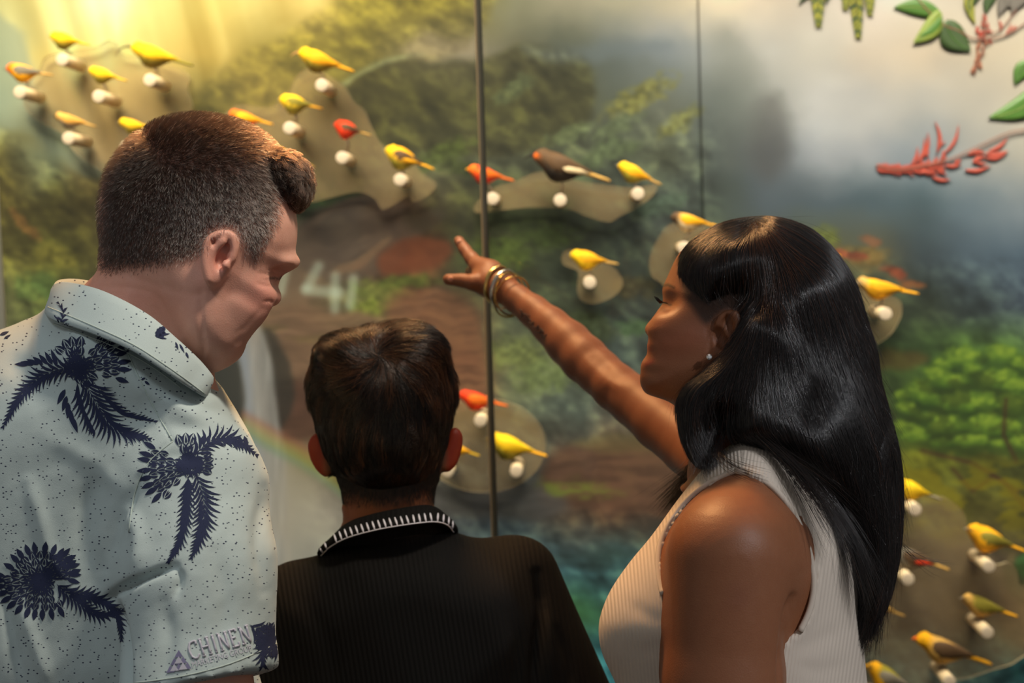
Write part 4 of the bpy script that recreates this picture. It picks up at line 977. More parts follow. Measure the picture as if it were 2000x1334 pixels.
fl = flow_dir([(250, 320, -.5, 1), (350, 260, .3, -.1), (450, 260, 1, .1), (530, 300, 1, .5), (230, 420, -.05, 1), (300, 400, .2, 1), (380, 400, .35, 1), (460, 400, .5, 1), (520, 420, .5, 1), (480, 470, .3, 1), (350, 480, -.1, 1), (250, 490, .1, 1), (560, 340, .6, 1)])
ln = np.interp(W2, [250, 320, 400, 480, 520], [.013, .011, .008, .006, .004]) * rng.uniform(.6, 1.3, len(R))
S = grow(f, R, fl, ln, 3, rise=.42, jitter=.35)
greyz = np.exp(-(((U - 455) / 130) ** 2 + ((W2 - 440) / 95) ** 2)); gp = .05 + .62 * greyz
tone = np.where(rng.random(len(R)) < gp, rng.uniform(.66, 1, len(R)), rng.uniform(0, .42, len(R)))
hair_curves('clipped_strands', S, np.where(tone > .6, .00022, .00014), m_hm, hobj, {'tone': tone})
R = scatter(Vh, Qh, 26000, keep=lambda c: (proj(c)[2] < TM + .06) * 1.0); U, W2, T = proj(R)
fl2 = flow_dir([(260, 320, .2, -.6), (300, 270, .6, -.5), (350, 250, 1, -.15), (420, 250, 1, 0), (480, 270, 1, .3), (530, 310, .9, .6), (565, 350, .5, 1), (580, 385, -.2, 1), (400, 300, 1, .15), (320, 320, .6, .1)])
S = grow(hs, R, fl2, rng.uniform(.008, .020, len(R)), 7, rise=.30, jitter=.6, wave=.9, clumpn=900, clump=.65)
tone = np.clip(rng.normal(.38, .16, len(R)), 0, .62); tone = np.where(rng.random(len(R)) < .05, .85, tone)
hair_curves('top_strands', S, .00014, m_hm, hobj, {'tone': tone})
# --- torso, arms (one body under the shirt)
m_skin1b = m_skin1
shirt_o = [(-330, 1500), (-330, 1000), (-260, 800), (-150, 700), (-40, 655), (60, 622), (110, 596), (170, 580), (250, 590), (330, 640), (400, 718), (440, 770), (478, 830), (505, 885), (520, 950), (524, 1010), (515, 1120), (500, 1300), (490, 1500)]
tcs = lambda x, y: 1.52 - .00003 * (x - 100)
lo2 = np.min([P(x, y, t) for x in (-350, 640) for y in (540, 1500) for t in (1.16, 1.78)], 0); hi2 = np.max([P(x, y, t) for x in (-350, 640) for y in (540, 1500) for t in (1.16, 1.78)], 0)
sh = Field(lo2, hi2, .0052)
sh.blob(shirt_o, tcs, .125, .145, k=0, blur=10, res=5)
sh.blob([(90, 650), (92, 606), (120, 590), (220, 606), (310, 668), (385, 735), (430, 790), (380, 860), (200, 820), (60, 730)], TM + .005, .05, .098, k=.02, blur=3)
SL = [P(360, 915, 1.42), P(392, 1080, 1.375), P(398, 1330, 1.33)]
sh.cap(P(385, 960, 1.405), P(388, 1120, 1.375), .066, .068, k=.045)
sh.cap(P(388, 1120, 1.375), P(392, 1420, 1.335), .068, .077, k=.03)
fold_lines = [([(340, 1106), (290, 1125), (235, 1150), (208, 1172)], 8, .011), ([(222, 1180), (236, 1240), (245, 1334)], 10, .020), ([(345, 1112), (352, 1130), (345, 1160)], 8, .006),
    ([(190, 920), (170, 990), (165, 1060), (180, 1130)], 22, .006), ([(55, 940), (80, 1010), (100, 1080), (140, 1150)], 14, -.004), ([(250, 1000), (270, 1050), (262, 1120)], 16, -.005), ([(270, 940), (230, 1020), (205, 1110)], 14, .005),
    ([(40, 1180), (70, 1260), (95, 1334)], 14, -.005), ([(0, 1150), (25, 1250), (40, 1334)], 12, .005), ([(300, 905), (340, 890), (380, 900)], 14, .003), ([(250, 690), (290, 780), (335, 860)], 3, .0016), ([(335, 860), (290, 900), (262, 960), (250, 1040)], 3.5, .0018),
    ([(280, 730), (340, 770), (400, 800)], 14, .003), ([(300, 700), (360, 745), (430, 790)], 12, -.003), ([(330, 830), (400, 840), (460, 870)], 16, .003), ([(420, 1080), (440, 1160), (430, 1260)], 20, .003), ([(320, 1180), (330, 1260), (310, 1334)], 18, .004),
    ([(0, 700), (60, 730), (90, 800)], 26, .003), ([(100, 860), (180, 900), (240, 960)], 20, -.003), ([(520, 960), (505, 1040), (515, 1150)], 16, .004)]
# open hem of the sleeve
hemp = P(455, 1322, 1.34); hn = _nrm(P(470, 1420, 1.33) - P(430, 1150, 1.36)); 
X, Y, Z = np.meshgrid(*sh.ax, indexing='ij')
Dh = (X - hemp[0]) * hn[0] + (Y - hemp[1]) * hn[1] + (Z - hemp[2]) * hn[2]
Uu, Vv, Tt = proj(np.stack([X, Y, Z], -1))
cutz = (Uu > 262) & (Tt < 1.46) & (Vv > 1200)
sh.F = np.where(cutz, np.maximum(sh.F, Dh), sh.F).astype(np.float32)
armF = Field(lo2, hi2, .006)
del X, Y, Z, Dh, Uu, Vv, Tt, cutz
V, Q = sh.mesh(); V = relax(V, Q, 2); Nn = vnormals(V, Q)
# refine once so that the folds and seams are crisp
def refine(V, Q):
    E = np.concatenate([np.sort(Q[:, [k, (k + 1) % 4]], 1) for k in range(4)]); key, inv = np.unique(E, axis=0, return_inverse=True); inv = inv.ravel()
    nq = len(Q); n0 = len(V); mid = V[key].mean(1); cen = V[Q].mean(1); e = [n0 + inv[k * nq:(k + 1) * nq] for k in range(4)]; c = n0 + len(key) + np.arange(nq)
    V2 = np.concatenate([V, mid, cen]); Q2 = np.concatenate([np.stack([Q[:, k], e[k], c, e[(k + 3) % 4]], 1) for k in range(4)])
    return V2, Q2
V, Q = refine(V, Q); V = relax(V, Q, 2); Nn = vnormals(V, Q); V = crease(V, Nn, fold_lines, 1.62)
Uu, Vv, Tt = proj(V)
wr = (fbm(Uu / 70 + Vv / 200, Vv / 90, 3, 71) - .5) * .0035; V = V + vnormals(V, Q) * wr[:, None]
m_polo = mat('pale_pique', (180, 194, 194), .9, spec=.15, sheen=.08)
# speckles of the cloth
def speckle(m, col, scale, thr):
    b = bsdf(m); a = N(m, 'Attribute'); a.attribute_name = 'cloth'
    mp = N(m, 'Mapping'); mp.inputs['Scale'].default_value = (1, 1.5, 1); L(m, a.outputs['Vector'], mp.inputs[0])
    v = N(m, 'TexVoronoi'); v.inputs['Scale'].default_value = scale; L(m, mp.outputs[0], v.inputs['Vector'])
    lt = N(m, 'Math'); lt.operation = 'LESS_THAN'; lt.inputs[1].default_value = thr; L(m, v.outputs['Distance'], lt.inputs[0])
    sp = N(m, 'SeparateColor'); L(m, v.outputs['Color'], sp.inputs[0]); g = N(m, 'Math'); g.operation = 'LESS_THAN'; g.inputs[1].default_value = .68; L(m, sp.outputs[0], g.inputs[0])
    mu = N(m, 'Math'); mu.operation = 'MULTIPLY'; L(m, lt.outputs[0], mu.inputs[0]); L(m, g.outputs[0], mu.inputs[1])
    mx = N(m, 'Mix'); mx.data_type = 'RGBA'; L(m, mu.outputs[0], mx.inputs[0])
    if b.inputs['Base Color'].is_linked: L(m, b.inputs['Base Color'].links[0].from_socket, mx.inputs[6])
    else: mx.inputs[6].default_value = b.inputs['Base Color'].default_value[:]
    mx.inputs[7].default_value = tuple(s2l(col)) + (1,); L(m, mx.outputs[2], b.inputs['Base Color'])
speckle(m_polo, (60, 66, 84), 100, .20)
bump(m_polo, 1600, .35, .0006); bump(m_polo, 60, .15, .002)
cl = np.stack([Uu / 1000, Vv / 1000, Tt * .3], 1)
polo = mesh_obj('polo_shirt', V, Q, m_polo, man, attrs={'cloth': cl})
bv_shirt = BVHTree.FromPolygons(V.tolist(), Q.tolist())
# body mass inside the shirt: trunk and both arms, joined to the neck
b = Field(lo2 - (0.02, 0, .25), hi2 + (.02, .15, 0), .009)
b.blob([(x * .97 + 3, y * .99 + 22) for x, y in shirt_o], tcs, .115, .125, k=0, blur=10, res=6)
b.chain([P(372, 960, 1.42), P(392, 1110, 1.385), P(400, 1400, 1.35), P(410, 1620, 1.34)], [.052, .050, .045, .036], k=.02)
b.cap(P(420, 1640, 1.34), P(430, 1800, 1.34), .032, .024, k=.01)
b.chain([P(-215, 850, 1.60), P(-270, 1150, 1.62), P(-280, 1450, 1.62), P(-230, 1750, 1.58)], [.055, .05, .043, .028], k=.02)
b.blob([(206, 520), (190, 540), (170, 575), (130, 640), (130, 760), (400, 800), (400, 740), (380, 690), (340, 600)], TM, .055, .055, k=.02, blur=4)
hand_sdf(b, P(432, 1800, 1.34), (.05, .0, -1), (0, -1, .0), 1.0, curls=(.35, .4, .45, .5))
V, Q = b.mesh(); V = relax(V, Q, 1); U, W2, T = proj(V)
Cb = np.tile(base, (len(V), 1))
mesh_obj('body', V, Q, m_skin1, man, colors=Cb)
# collar: stands round the neck and folds over
def loftring(rings, closed=True):
    R_ = [np.array(r) for r in rings]; n = len(R_[0]); V = np.concatenate(R_); F = []
    for i in range(len(R_) - 1):
        for k in range(n if closed else n - 1): F.append([i * n + k, i * n + (k + 1) % n, (i + 1) * n + (k + 1) % n, (i + 1) * n + k])
    return V, F
top = [(106, 556, 1.475), (128, 552, 1.425), (200, 569, 1.392), (285, 612, 1.376), (345, 661, 1.378), (395, 708, 1.390), (417, 738, 1.41)]
bot = [(88, 606, 1.475), (100, 622, 1.395), (180, 650, 1.362), (255, 682, 1.350), (310, 716, 1.352), (360, 750, 1.365), (402, 777, 1.398)]
far = [(375, 700, 1.50), (300, 620, 1.545), (220, 562, 1.56), (160, 546, 1.545), (118, 546, 1.52)]
inn = [(112, 560, 1.48), (134, 558, 1.432), (203, 577, 1.400), (286, 622, 1.386), (343, 671, 1.388), (390, 716, 1.400), (411, 744, 1.42)]
ct = spline([P(*q) for q in top + far], 6, True); 
cb = spline([P(*q) for q in bot] + [P(x - 6, y + 60, t + .02) for x, y, t in far], 6, True)
ci = spline([P(*q) for q in inn] + [P(x + 4, y + 14, t - .012) for x, y, t in far], 6, True)
cin = ci + np.array((0, 0, -.055))
bulge = (ct * .5 + cb * .5); outv = bulge - bulge.mean(0); outv /= np.linalg.norm(outv, axis=1)[:, None]
rings = [cin, ci + (0, 0, -.02), ci, ct * .8 + ci * .2 + (0, 0, .0015), ct, ct * .8 + cb * .2 + outv * .002, bulge + outv * .001, ct * .15 + cb * .85 + outv * .001, cb, cb - outv * .004 + (0, 0, -.001), bulge - outv * .002]
V, F = loftring(rings); V, F = merge([(V, F)])
collar = mesh_obj('collar', V, F, m_polo, man, attrs={'cloth': np.stack(proj(V), 1) * (1e-3, 1e-3, .3)})
bv_col = BVHTree.FromPolygons(V.tolist(), F)
m_thread = mat('seam_thread', (176, 190, 184), .8)
def seam(pts, bv, parent, r=.0007, m=None, lift=.0002, name='seam'):
    q = [surf_hit(bv, x, y, lift) for x, y in spline(pts, 6)]; q = [a for a in q if a is not None]
    if len(q) > 2: Vq, Fq = tube(q, r, 6); mesh_obj(name, Vq, Fq, m or m_thread, parent)
seam([(105, 632), (180, 660), (250, 690), (305, 722), (352, 757)], bv_shirt, polo); seam([(250, 692), (292, 780), (338, 862)], bv_shirt, polo); seam([(338, 862), (292, 902), (264, 960), (252, 1040)], bv_shirt, polo)
seam([(262, 1334), (350, 1322), (450, 1296), (551, 1252)], bv_shirt, polo); seam([(94, 600), (180, 636), (258, 672), (312, 706), (362, 741), (398, 768)], bv_col, collar)
# the navy fern print, drawn leaf by leaf as flat print on the cloth
m_navy = mat('navy_print', (44, 50, 76), .85, spec=.15)
def frond(path, l0, l1, ang=58, wd=5.6, n=None, sides=(1, -1), taper=True, gap=9.5):
    out = []; p = spline(path, 8); seg = np.linalg.norm(np.diff(p, axis=0), axis=1); tot = seg.sum(); s = np.concatenate([[0], np.cumsum(seg)]) / tot; n = max(4, int(tot / gap))
    for i in range(n):
        t = (i + .5) / n; c = np.array([np.interp(t, s, p[:, k]) for k in (0, 1)]); c2 = np.array([np.interp(min(1, t + .03), s, p[:, k]) for k in (0, 1)])
        d = (c2 - c) / (np.linalg.norm(c2 - c) + 1e-9)
        for sd in sides:
            a = math.radians(ang * (1 - .5 * t)) * sd; ln = (l0 + (l1 - l0) * t) * (math.sin(math.pi * min(1, .25 + t * .62)) if taper else 1) * random.uniform(.88, 1.12)
            e = c + ln * np.array((d[0] * math.cos(a) - d[1] * math.sin(a), d[0] * math.sin(a) + d[1] * math.cos(a)))
            out.append(spindle(c, e, wd * random.uniform(.8, 1.2) * min(1, ln / 32 + .35), bend=-.12 * sd, sharp=.7))
    for i in range(0, len(p) - 4, 4): out.append(spindle(p[i], p[i + 4], 2.6, n=3))
    return out
def flower(c, r, ang0, ang1, rings=5, wd=11, asp=1.0):
    """cone of open petals: each petal two edges meeting at a tip, with a light middle"""
    out = []; span = math.radians(ang1 - ang0)
    for k in range(rings):
        rr = r * (k + 1) / rings; pl = r / rings * 1.15 + 3; cnt = max(3, int(abs(span) * rr / (wd * 1.25)))
        for i in range(cnt):
            a = math.radians(ang0) + span * (i + .5 * (k % 2) + .25) / cnt + random.uniform(-.04, .04)
            u = np.array((math.cos(a), math.sin(a) * asp)); e = np.array(c) + u * rr * 1.06; b0 = e - u * pl; nr = np.array((-u[1], u[0]))
            if k == rings - 1 and rings > 3: out.append(spindle(b0 - u * 3, e + u * r * .07, wd * .85, n=6, sharp=.85)); continue
            for sd in (-1, 1): out.append(spindle(b0 + nr * sd * wd * .42, e, 4.6, bend=.16 * sd, n=5)); out.append(spindle(b0 + nr * sd * wd * .16, e * .8 + b0 * .2, 2.2, n=4))
    return out
pr = []
pr += frond([(150, 716), (95, 728), (45, 768), (6, 835)], 44, 20, 52) + [spindle((112 - 9 * i, 712), (100 - 12 * i, 682 + 5 * i), 9) for i in range(7)]
pr += flower((150, 716), 26, 0, 360, 2, 10) + flower((160, 716), 86, -58, 20, 6, 12) + flower((150, 706), 48, -150, -64, 3, 12) + flower((150, 720), 44, 20, 80, 3, 11)
pr += frond([(162, 738), (190, 790), (225, 838), (292, 858)], 74, 26, 50) + [spindle((128 + 3 * i, 760 + 13 * i), (112 + 10 * i, 790 + 14 * i), 10) for i in range(5)]
pr += frond([(185, 748), (215, 790), (245, 812), (305, 824)], 50, 18, 42, sides=(-1,)) + frond([(150, 745), (165, 800), (182, 840)], 52, 40, 34, sides=(1,))
pr += flower((372, 908), 26, 0, 360, 2, 10) + flower((366, 912), 88, 125, 212, 6, 12) + flower((366, 900), 52, -118, -62, 3, 11) + flower((372, 905), 44, -30, 40, 3, 10)
pr += frond([(380, 890), (410, 862), (450, 857), (502, 890)], 44, 18, 55) + [spindle((396 + 10 * i, 852), (396 + 11 * i, 868 + i), 8) for i in range(9)]
pr += frond([(382, 925), (398, 980), (394, 1040), (374, 1090)], 54, 24, 52) + frond([(368, 930), (364, 990), (354, 1050), (330, 1096)], 44, 28, 36)
pr += flower((80, 1140), 74, 200, 345, 6, 13) + flower((84, 1130), 92, 60, 190, 6, 13, .8) + flower((92, 1120), 60, -60, 20, 4, 12) + flower((82, 1136), 26, 0, 360, 2, 11)
pr += frond([(110, 1140), (160, 1182), (200, 1202), (240, 1192)], 42, 24, 48) + frond([(130, 1155), (190, 1170), (230, 1200), (238, 1250)], 34, 26, 44)
pr += frond([(486, 1220), (515, 1240), (545, 1275), (553, 1320)], 46, 26, 52) + frond([(545, 1215), (520, 1250), (510, 1290), (528, 1322)], 34, 24, 46) + flower((530, 1250), 34, 0, 360, 3, 10)
pr += [spindle((282, 745), (292, 752), 5), spindle((276, 742), (284, 738), 4), spindle((0, 655), (18, 648), 6), spindle((8, 662), (22, 654), 4)]
decal('leaf_print', pr, bv_shirt, m_navy, polo, .0006)
pc = frond([(115, 645), (122, 625), (124, 605), (112, 590)], 18, 10, 55, 5, n=8) + frond([(106, 615), (118, 632), (140, 640)], 20, 10, 50, 5, n=8)
pc += flower((318, 653), 15, 150, 300, 2, 5) + [spindle((342, 668), (348, 684), 4), spindle((350, 672), (360, 690), 4), spindle((362, 688), (368, 700), 4), spindle((306, 656), (332, 652), 5), spindle((306, 658), (326, 662), 4)]
decal('leaf_print', pc, bv_col, m_navy, collar, .0006)
# embroidered words and the triangle mark on the sleeve
m_silver = mat('silver_thread', (188, 186, 200), .45, spec=.5, sheen=.3); m_lilac = mat('lilac_thread', (120, 116, 150), .55)
def words(body, x, y, dx, dy, size, serif=False, shear=0):
    cu = bpy.data.curves.new('w', 'FONT'); cu.body = body; cu.size = 1; cu.resolution_u = 3
    if serif: cu.offset = .0
    to = bpy.data.objects.new('w', cu); COL.objects.link(to); bpy.context.view_layer.update()
    me = bpy.data.meshes.new_from_object(to.evaluated_get(bpy.context.evaluated_depsgraph_get()))
    bm = bmesh.new(); bm.from_mesh(me); bmesh.ops.triangulate(bm, faces=bm.faces[:]); bmesh.ops.subdivide_edges(bm, edges=[e for e in bm.edges if e.calc_length() > .25], cuts=1)
    bmesh.ops.triangulate(bm, faces=bm.faces[:])
    V = np.array([v.co[:2] for v in bm.verts]); Fq = [[v.index for v in f_.verts] for f_ in bm.faces]; bm.free(); bpy.data.objects.remove(to)
    w_ = V[:, 0].max(); d = np.array((dx, dy), float); ln = np.hypot(*d); ux = d / ln; uy = np.array((ux[1], -ux[0]))
    V = np.array((x, y)) + (V[:, :1] / w_ * ln) * ux + V[:, 1:] * size * uy
    return V, Fq
def glyph_lines(lines, m, parent, bv, r, lift, name):
    pr_ = []
    for q in lines:
        a = [surf_hit(bv, x, y, lift) for x, y in q]
        if all(v is not None for v in a): pr_.append(tube(a, r, 5))
    V, F = merge(pr_); return mesh_obj(name, V, F, m, parent)
# serif capitals C H I N E N drawn stroke by stroke
def serif_word(x, y, dx, dy, h):
    d = np.array((dx, dy), float); ln = np.hypot(*d); ux = d / ln; uy = np.array((ux[1], -ux[0])) 
    G_ = {'C': [[(.9, .78), (.9, 1), (.62, 1.0), (.3, .95), (.08, .7), (.05, .45), (.15, .15), (.4, .0), (.7, .0), (.95, .18)]],
          'H': [[(.15, 0), (.15, 1)], [(.85, 0), (.85, 1)], [(.15, .5), (.85, .5)], [(0, 0), (.3, 0)], [(0, 1), (.3, 1)], [(.7, 0), (1, 0)], [(.7, 1), (1, 1)]],
          'I': [[(.5, 0), (.5, 1)], [(.3, 0), (.7, 0)], [(.3, 1), (.7, 1)]], 'N': [[(.15, 0), (.15, 1)], [(.15, 1), (.85, 0)], [(.85, 0), (.85, 1)], [(0, 0), (.3, 0)], [(0, 1), (.15, 1)], [(.7, 1), (1, 1)]],
          'E': [[(.15, 0), (.15, 1)], [(.15, 1), (.85, 1), (.85, .85)], [(.15, .52), (.65, .52)], [(.15, 0), (.85, 0), (.9, .2)], [(0, 0), (.2, 0)], [(0, 1), (.2, 1)]]}
    wds = {'C': 1, 'H': 1.05, 'I': .5, 'N': 1.05, 'E': .85}; tot = sum(wds[c] + .22 for c in 'CHINEN'); u = 0; out = []
    for c in 'CHINEN':
        for st in G_[c]:
            q = []
            for i in range(len(st) - 1):
                for k in range(4): q.append((st[i][0] + (st[i + 1][0] - st[i][0]) * k / 4, st[i][1] + (st[i + 1][1] - st[i][1]) * k / 4))
            q.append(st[-1]); out.append([np.array((x, y)) + ux * (u + a * wds[c]) / tot * ln + uy * b_ * h for a, b_ in q])
        u += wds[c] + .22
    return out
logo = glyph_lines(serif_word(374, 1288, 122, -36, 33), m_silver, polo, bv_shirt, .0011, .0006, 'logo_lettering')
V2, F2 = words('MARKETING GROUP', 376, 1304, 116, -34, 17); decal('logo_lettering', [(V2[f_], [[0, 1, 2]]) for f_ in np.array(F2)], bv_shirt, m_silver, polo, .0009)
tri = []
for i, (cx, cy) in enumerate([(350, 1278), (342, 1293), (358, 1290), (334, 1308), (350, 1304), (366, 1301), (350, 1290), (342, 1305), (358, 1302)]):
    tri.append(([(cx, cy - 8), (cx - 8, cy + 7), (cx + 8, cy + 5)], [[0, 1, 2]]))
decal('logo_triangle', tri[:6], bv_shirt, m_lilac, polo, .0012); decal('logo_triangle', tri[6:], bv_shirt, m_silver, polo, .0015)
legs_child(man, (P(60, 1500, 1.55)[0], 1.60, .93), .17, (60, 62, 70), 'shoe')
# ================================================================ THE BOY
TB = 1.74
boy = empty('person', (-.12, 1.78, 0), 'dark-haired boy seen from behind in a black shirt with white-stitched collar', 'person')
def bounds(x0, x1, y0, y1, t0, t1):
    q = np.array([P(x, y, t) for x in (x0, x1) for y in (y0, y1) for t in (t0, t1)]); return q.min(0), q.max(0)
lo, hi = bounds(580, 920, 630, 1120, 1.60, 1.88)
f = Field(lo, hi, .0026)
skull = [(628, 770), (632, 730), (650, 700), (685, 676), (730, 664), (790, 664), (830, 680), (860, 715), (870, 760), (868, 830), (858, 890), (835, 925), (770, 950), (710, 948), (665, 915), (640, 870), (632, 820)]
f.blob(skull, TB + .01, .068, .092, k=0, blur=4)
f.blob([(662, 900), (668, 960), (672, 1010), (660, 1090), (870, 1090), (848, 1010), (848, 960), (856, 900), (760, 860)], lambda x, y: TB + .005, .05, .052, k=.02, blur=4)
for s, o in ((-1, [(614, 852), (622, 849), (632, 856), (644, 880), (655, 910), (652, 926), (638, 928), (624, 916), (612, 896), (606, 872)]), (1, [(880, 838), (890, 839), (898, 852), (896, 876), (890, 898), (882, 914), (870, 920), (856, 918), (852, 900), (866, 866)])):
    f.blob(o, lambda x, y, s=s: TB + .005 - abs(x - 750) * .00003, .006, .011, k=.006, blur=1, res=2)
    hx = [(618, 852), (609, 868), (612, 892), (624, 914), (638, 926)] if s < 0 else [(890, 841), (897, 856), (894, 880), (886, 902), (872, 917)]
    f.chain([P(x, y, TB - .003) for x, y in spline(hx, 4)], [.0034] * (4 * 4 + 1), k=.004)
V, Q = f.mesh(); V = relax(V, Q, 2); U, W_, T = proj(V)
base2 = s2l((150, 92, 58)); C = np.tile(base2, (len(V), 1))
e = ((sst(np.abs(U - 752), 112, 128)) * (W_ > 830) * (W_ < 935))[:, None]
C = C * (1 - e) + s2l((150, 52, 28)) * e
hb = spline([(600, 700), (750, 600), (900, 700), (900, 830), (880, 900), (845, 950), (770, 985), (700, 978), (655, 940), (630, 890)], 5, True)
hm_ = (1 - sst(poly_sd(U, W_, hb), -16, 10))[:, None] * (1 - e)
C = C * (1 - hm_ * .85) + s2l((30, 20, 14)) * hm_ * .6
m_skin2 = skin_mat('boy_skin', .2)
mesh_obj('head', V, Q, m_skin2, boy, colors=C)
fieldB = f; headB = (V, Q)
hairo = [(607, 775), (606, 750), (614, 722), (632, 697), (660, 677), (690, 665), (722, 660), (748, 655), (785, 649), (818, 657), (836, 670), (858, 692), (876, 718), (885, 752), (884, 790), (880, 830), (872, 874), (856, 915), (838, 940), (813, 958), (756, 972), (713, 967), (684, 950), (659, 929), (640, 902), (625, 865), (616, 821)]
hs = Field(lo - .01, hi + .01, .003)
hs.blob(hairo, TB + .005, .070, .104, k=0, blur=4)
hs.ell(P(738, 700, TB - .065), (.012, .012, .01), k=.02, op='s')
hs.ell(P(792, 668, TB - .02), (.032, .035, .018), k=.02); hs.ell(P(690, 690, TB - .05), (.04, .03, .025), k=.03); hs.ell(P(800, 690, TB - .05), (.04, .032, .025), k=.03)
Vh, Qh = hs.mesh(); Vh = relax(Vh, Qh, 2); Uh, Wh, Th = proj(Vh)
ang = np.arctan2(Wh - 695, Uh - 738); rr = np.hypot(Wh - 695, Uh - 738)
nz = (fbm(ang * 5.5 + 20 + rr * .004, rr / 90, 3, 13) - .5) * sst(rr, 10, 60)
Vh = Vh + vnormals(Vh, Qh) * (nz * .009 * (1 - sst(Wh, 830, 930)))[:, None]
m_hcapb = mat('boy_hair_mass', (24, 16, 12), .6, spec=.3); bump(m_hcapb, 400, .8, .002)
hobj = mesh_obj('hair', Vh, Qh, m_hcapb, boy)
m_hb = hair_mat('boy_hair_strands', [(0, (7, 5, 4)), (.5, (16, 10, 8)), (.8, (40, 25, 15)), (1, (90, 58, 36))], .30, .6, physical=False)
def flow_whorl(U, V):
    dx = U - 738; dy = V - 695; r = np.hypot(dx, dy) + 1e-6; dx /= r; dy /= r
    k = sst(r, 90, 230)[:]; sw = .35 * (1 - k)
    fx = dx - dy * sw; fy = dy + dx * sw
    fx = fx * (1 - k * .85); fy = fy * (1 - k * .2) + k * 1.2
    q = np.stack([fx, fy], 1); return q / np.linalg.norm(q, axis=1)[:, None]
R = scatter(Vh, Qh, 52000, keep=lambda c: (proj(c)[2] < TB + .07) * 1.0, density=lambda c: 1.0 + 1.5 * (proj(c)[1] < 760))
U, W2, T = proj(R)
ln = np.interp(W2, [660, 760, 850, 930, 975], [.045, .042, .030, .016, .007]) * rng.uniform(.7, 1.25, len(R))
S = grow(hs, R, flow_whorl, ln, 8, lift=rng.uniform(0, .010, len(R)) ** 1.0 * (W2 < 900) * (.4 + .6 * (W2 < 740)), jitter=.12, wave=.06, clumpn=1300, clump=.6, free=.6)
an_ = np.arctan2(W2 - 695, U - 738)
tone = np.clip(.42 + rng.normal(0, .14, len(R)) + (fbm(an_ * 14 + 60, np.hypot(W2 - 695, U - 738) / 120, 3, 4) - .5) * 1.9 + .30 * sst(760 - W2, 0, 70), 0, 1)  # top strands coloured lighter, putting the warm light from above into the tone
hair_curves('hair_strands', S, .00016, m_hb, hobj, {'tone': tone})
R = scatter(V, Q, 15000, keep=lambda c: ((proj(c)[2] < TB + .05) & (proj(c)[1] > 900) & (np.abs(proj(c)[0] - 752) < 108)) * 1.0, density=lambda c: np.clip((990 - proj(c)[1]) / 40, 0, 1))
S = grow(f, R, lambda U, V: np.tile((0., 1.), (len(U), 1)), rng.uniform(.004, .009, len(R)), 3, rise=.25, jitter=.3)
hair_curves('nape_strands', S, .0001, m_hb, hobj, {'tone': np.clip(rng.normal(.3, .2, len(R)), 0, 1)})
# shirt and body
tee = [(480, 1560), (488, 1300), (515, 1175), (550, 1136), (585, 1111), (625, 1086), (670, 1050), (760, 1030), (850, 1026), (885, 1038), (940, 1055), (1000, 1074), (1036, 1096), (1068, 1138), (1100, 1192), (1142, 1264), (1182, 1336), (1250, 1470), (1250, 1560)]
lo3, hi3 = bounds(440, 1290, 990, 1560, 1.50, 1.98)
sh = Field(lo3, hi3, .006)
sh.blob(tee, TB + .01, .09, .115, k=0, blur=8, res=5)
sh.cap(P(1010, 1130, TB), P(1120, 1460, TB - .04), .052, .062, k=.03)
sh.cap(P(575, 1180, TB), P(540, 1500, TB - .04), .050, .055, k=.03)
V, Q = sh.mesh(); V, Q = refine(V, Q); V = relax(V, Q, 2)
V = crease(V, vnormals(V, Q), [([(1048, 1120), (1058, 1190), (1048, 1260), (1040, 1340)], 9, .012), ([(1062, 1180), (1072, 1250), (1080, 1340)], 10, -.006), ([(1090, 1230), (1110, 1290), (1120, 1350)], 8, .004), ([(1000, 1200), (1010, 1270), (1000, 1350)], 14, .004), ([(630, 1110), (700, 1100), (800, 1090), (860, 1070)], 14, .002), ([(600, 1180), (640, 1260), (650, 1340)], 20, .003)])
U, W2, T = proj(V)
m_tee = mat('black_rib_knit', (8, 7, 6), .85, spec=.2)
def ribs(m, freq, axis=(1, 0, 0), strength=.5, dist=.0012):
    a = N(m, 'Attribute'); a.attribute_name = 'cloth'; wv = N(m, 'TexWave'); wv.wave_type = 'BANDS'; wv.bands_direction = 'X'; wv.inputs['Scale'].default_value = freq; wv.inputs['Distortion'].default_value = .15
    L(m, a.outputs['Vector'], wv.inputs['Vector']); bump(m, 0, strength, dist, src=wv.outputs[0])
ribs(m_tee, 32, strength=.55); bump(m_tee, 900, .3, .0004)
teeo = mesh_obj('knit_shirt', V, Q, m_tee, boy, attrs={'cloth': np.stack([(U + (W2 - 1100) * -.16) / 1000, W2 / 1000, T * 0], 1)})
b = Field(lo3 - (0, 0, .22), hi3 + (0, .05, .02), .009)
b.blob([(x * .96 + 33, y * .99 + 24) for x, y in tee], TB + .01, .08, .10, k=0, blur=8, res=6)
b.chain([P(1010, 1150, TB), P(1110, 1450, TB - .04), P(1140, 1700, TB - .02)], [.042, .042, .028], k=.02); b.chain([P(580, 1190, TB), P(545, 1500, TB - .04), P(545, 1700, TB - .02)], [.042, .042, .028], k=.02)
b.blob([(668, 980), (672, 1010), (660, 1120), (870, 1120), (848, 1010), (848, 980)], TB + .005, .045, .048, k=.02, blur=3)
hand_sdf(b, P(1140, 1700, TB - .02), (0, .02, -1), (0, -1, 0), .85, curls=(.3, .35, .4, .45))
V, Q = b.mesh(); V = relax(V, Q, 1); mesh_obj('body', V, Q, m_skin2, boy, colors=np.tile(base2, (len(V), 1)))
top = [(636, 1070, 1.735), (652, 1044, 1.70), (678, 1021, 1.685), (722, 1007, 1.672), (782, 995, 1.668), (838, 988, 1.678), (866, 1000, 1.70), (884, 1028, 1.74)]
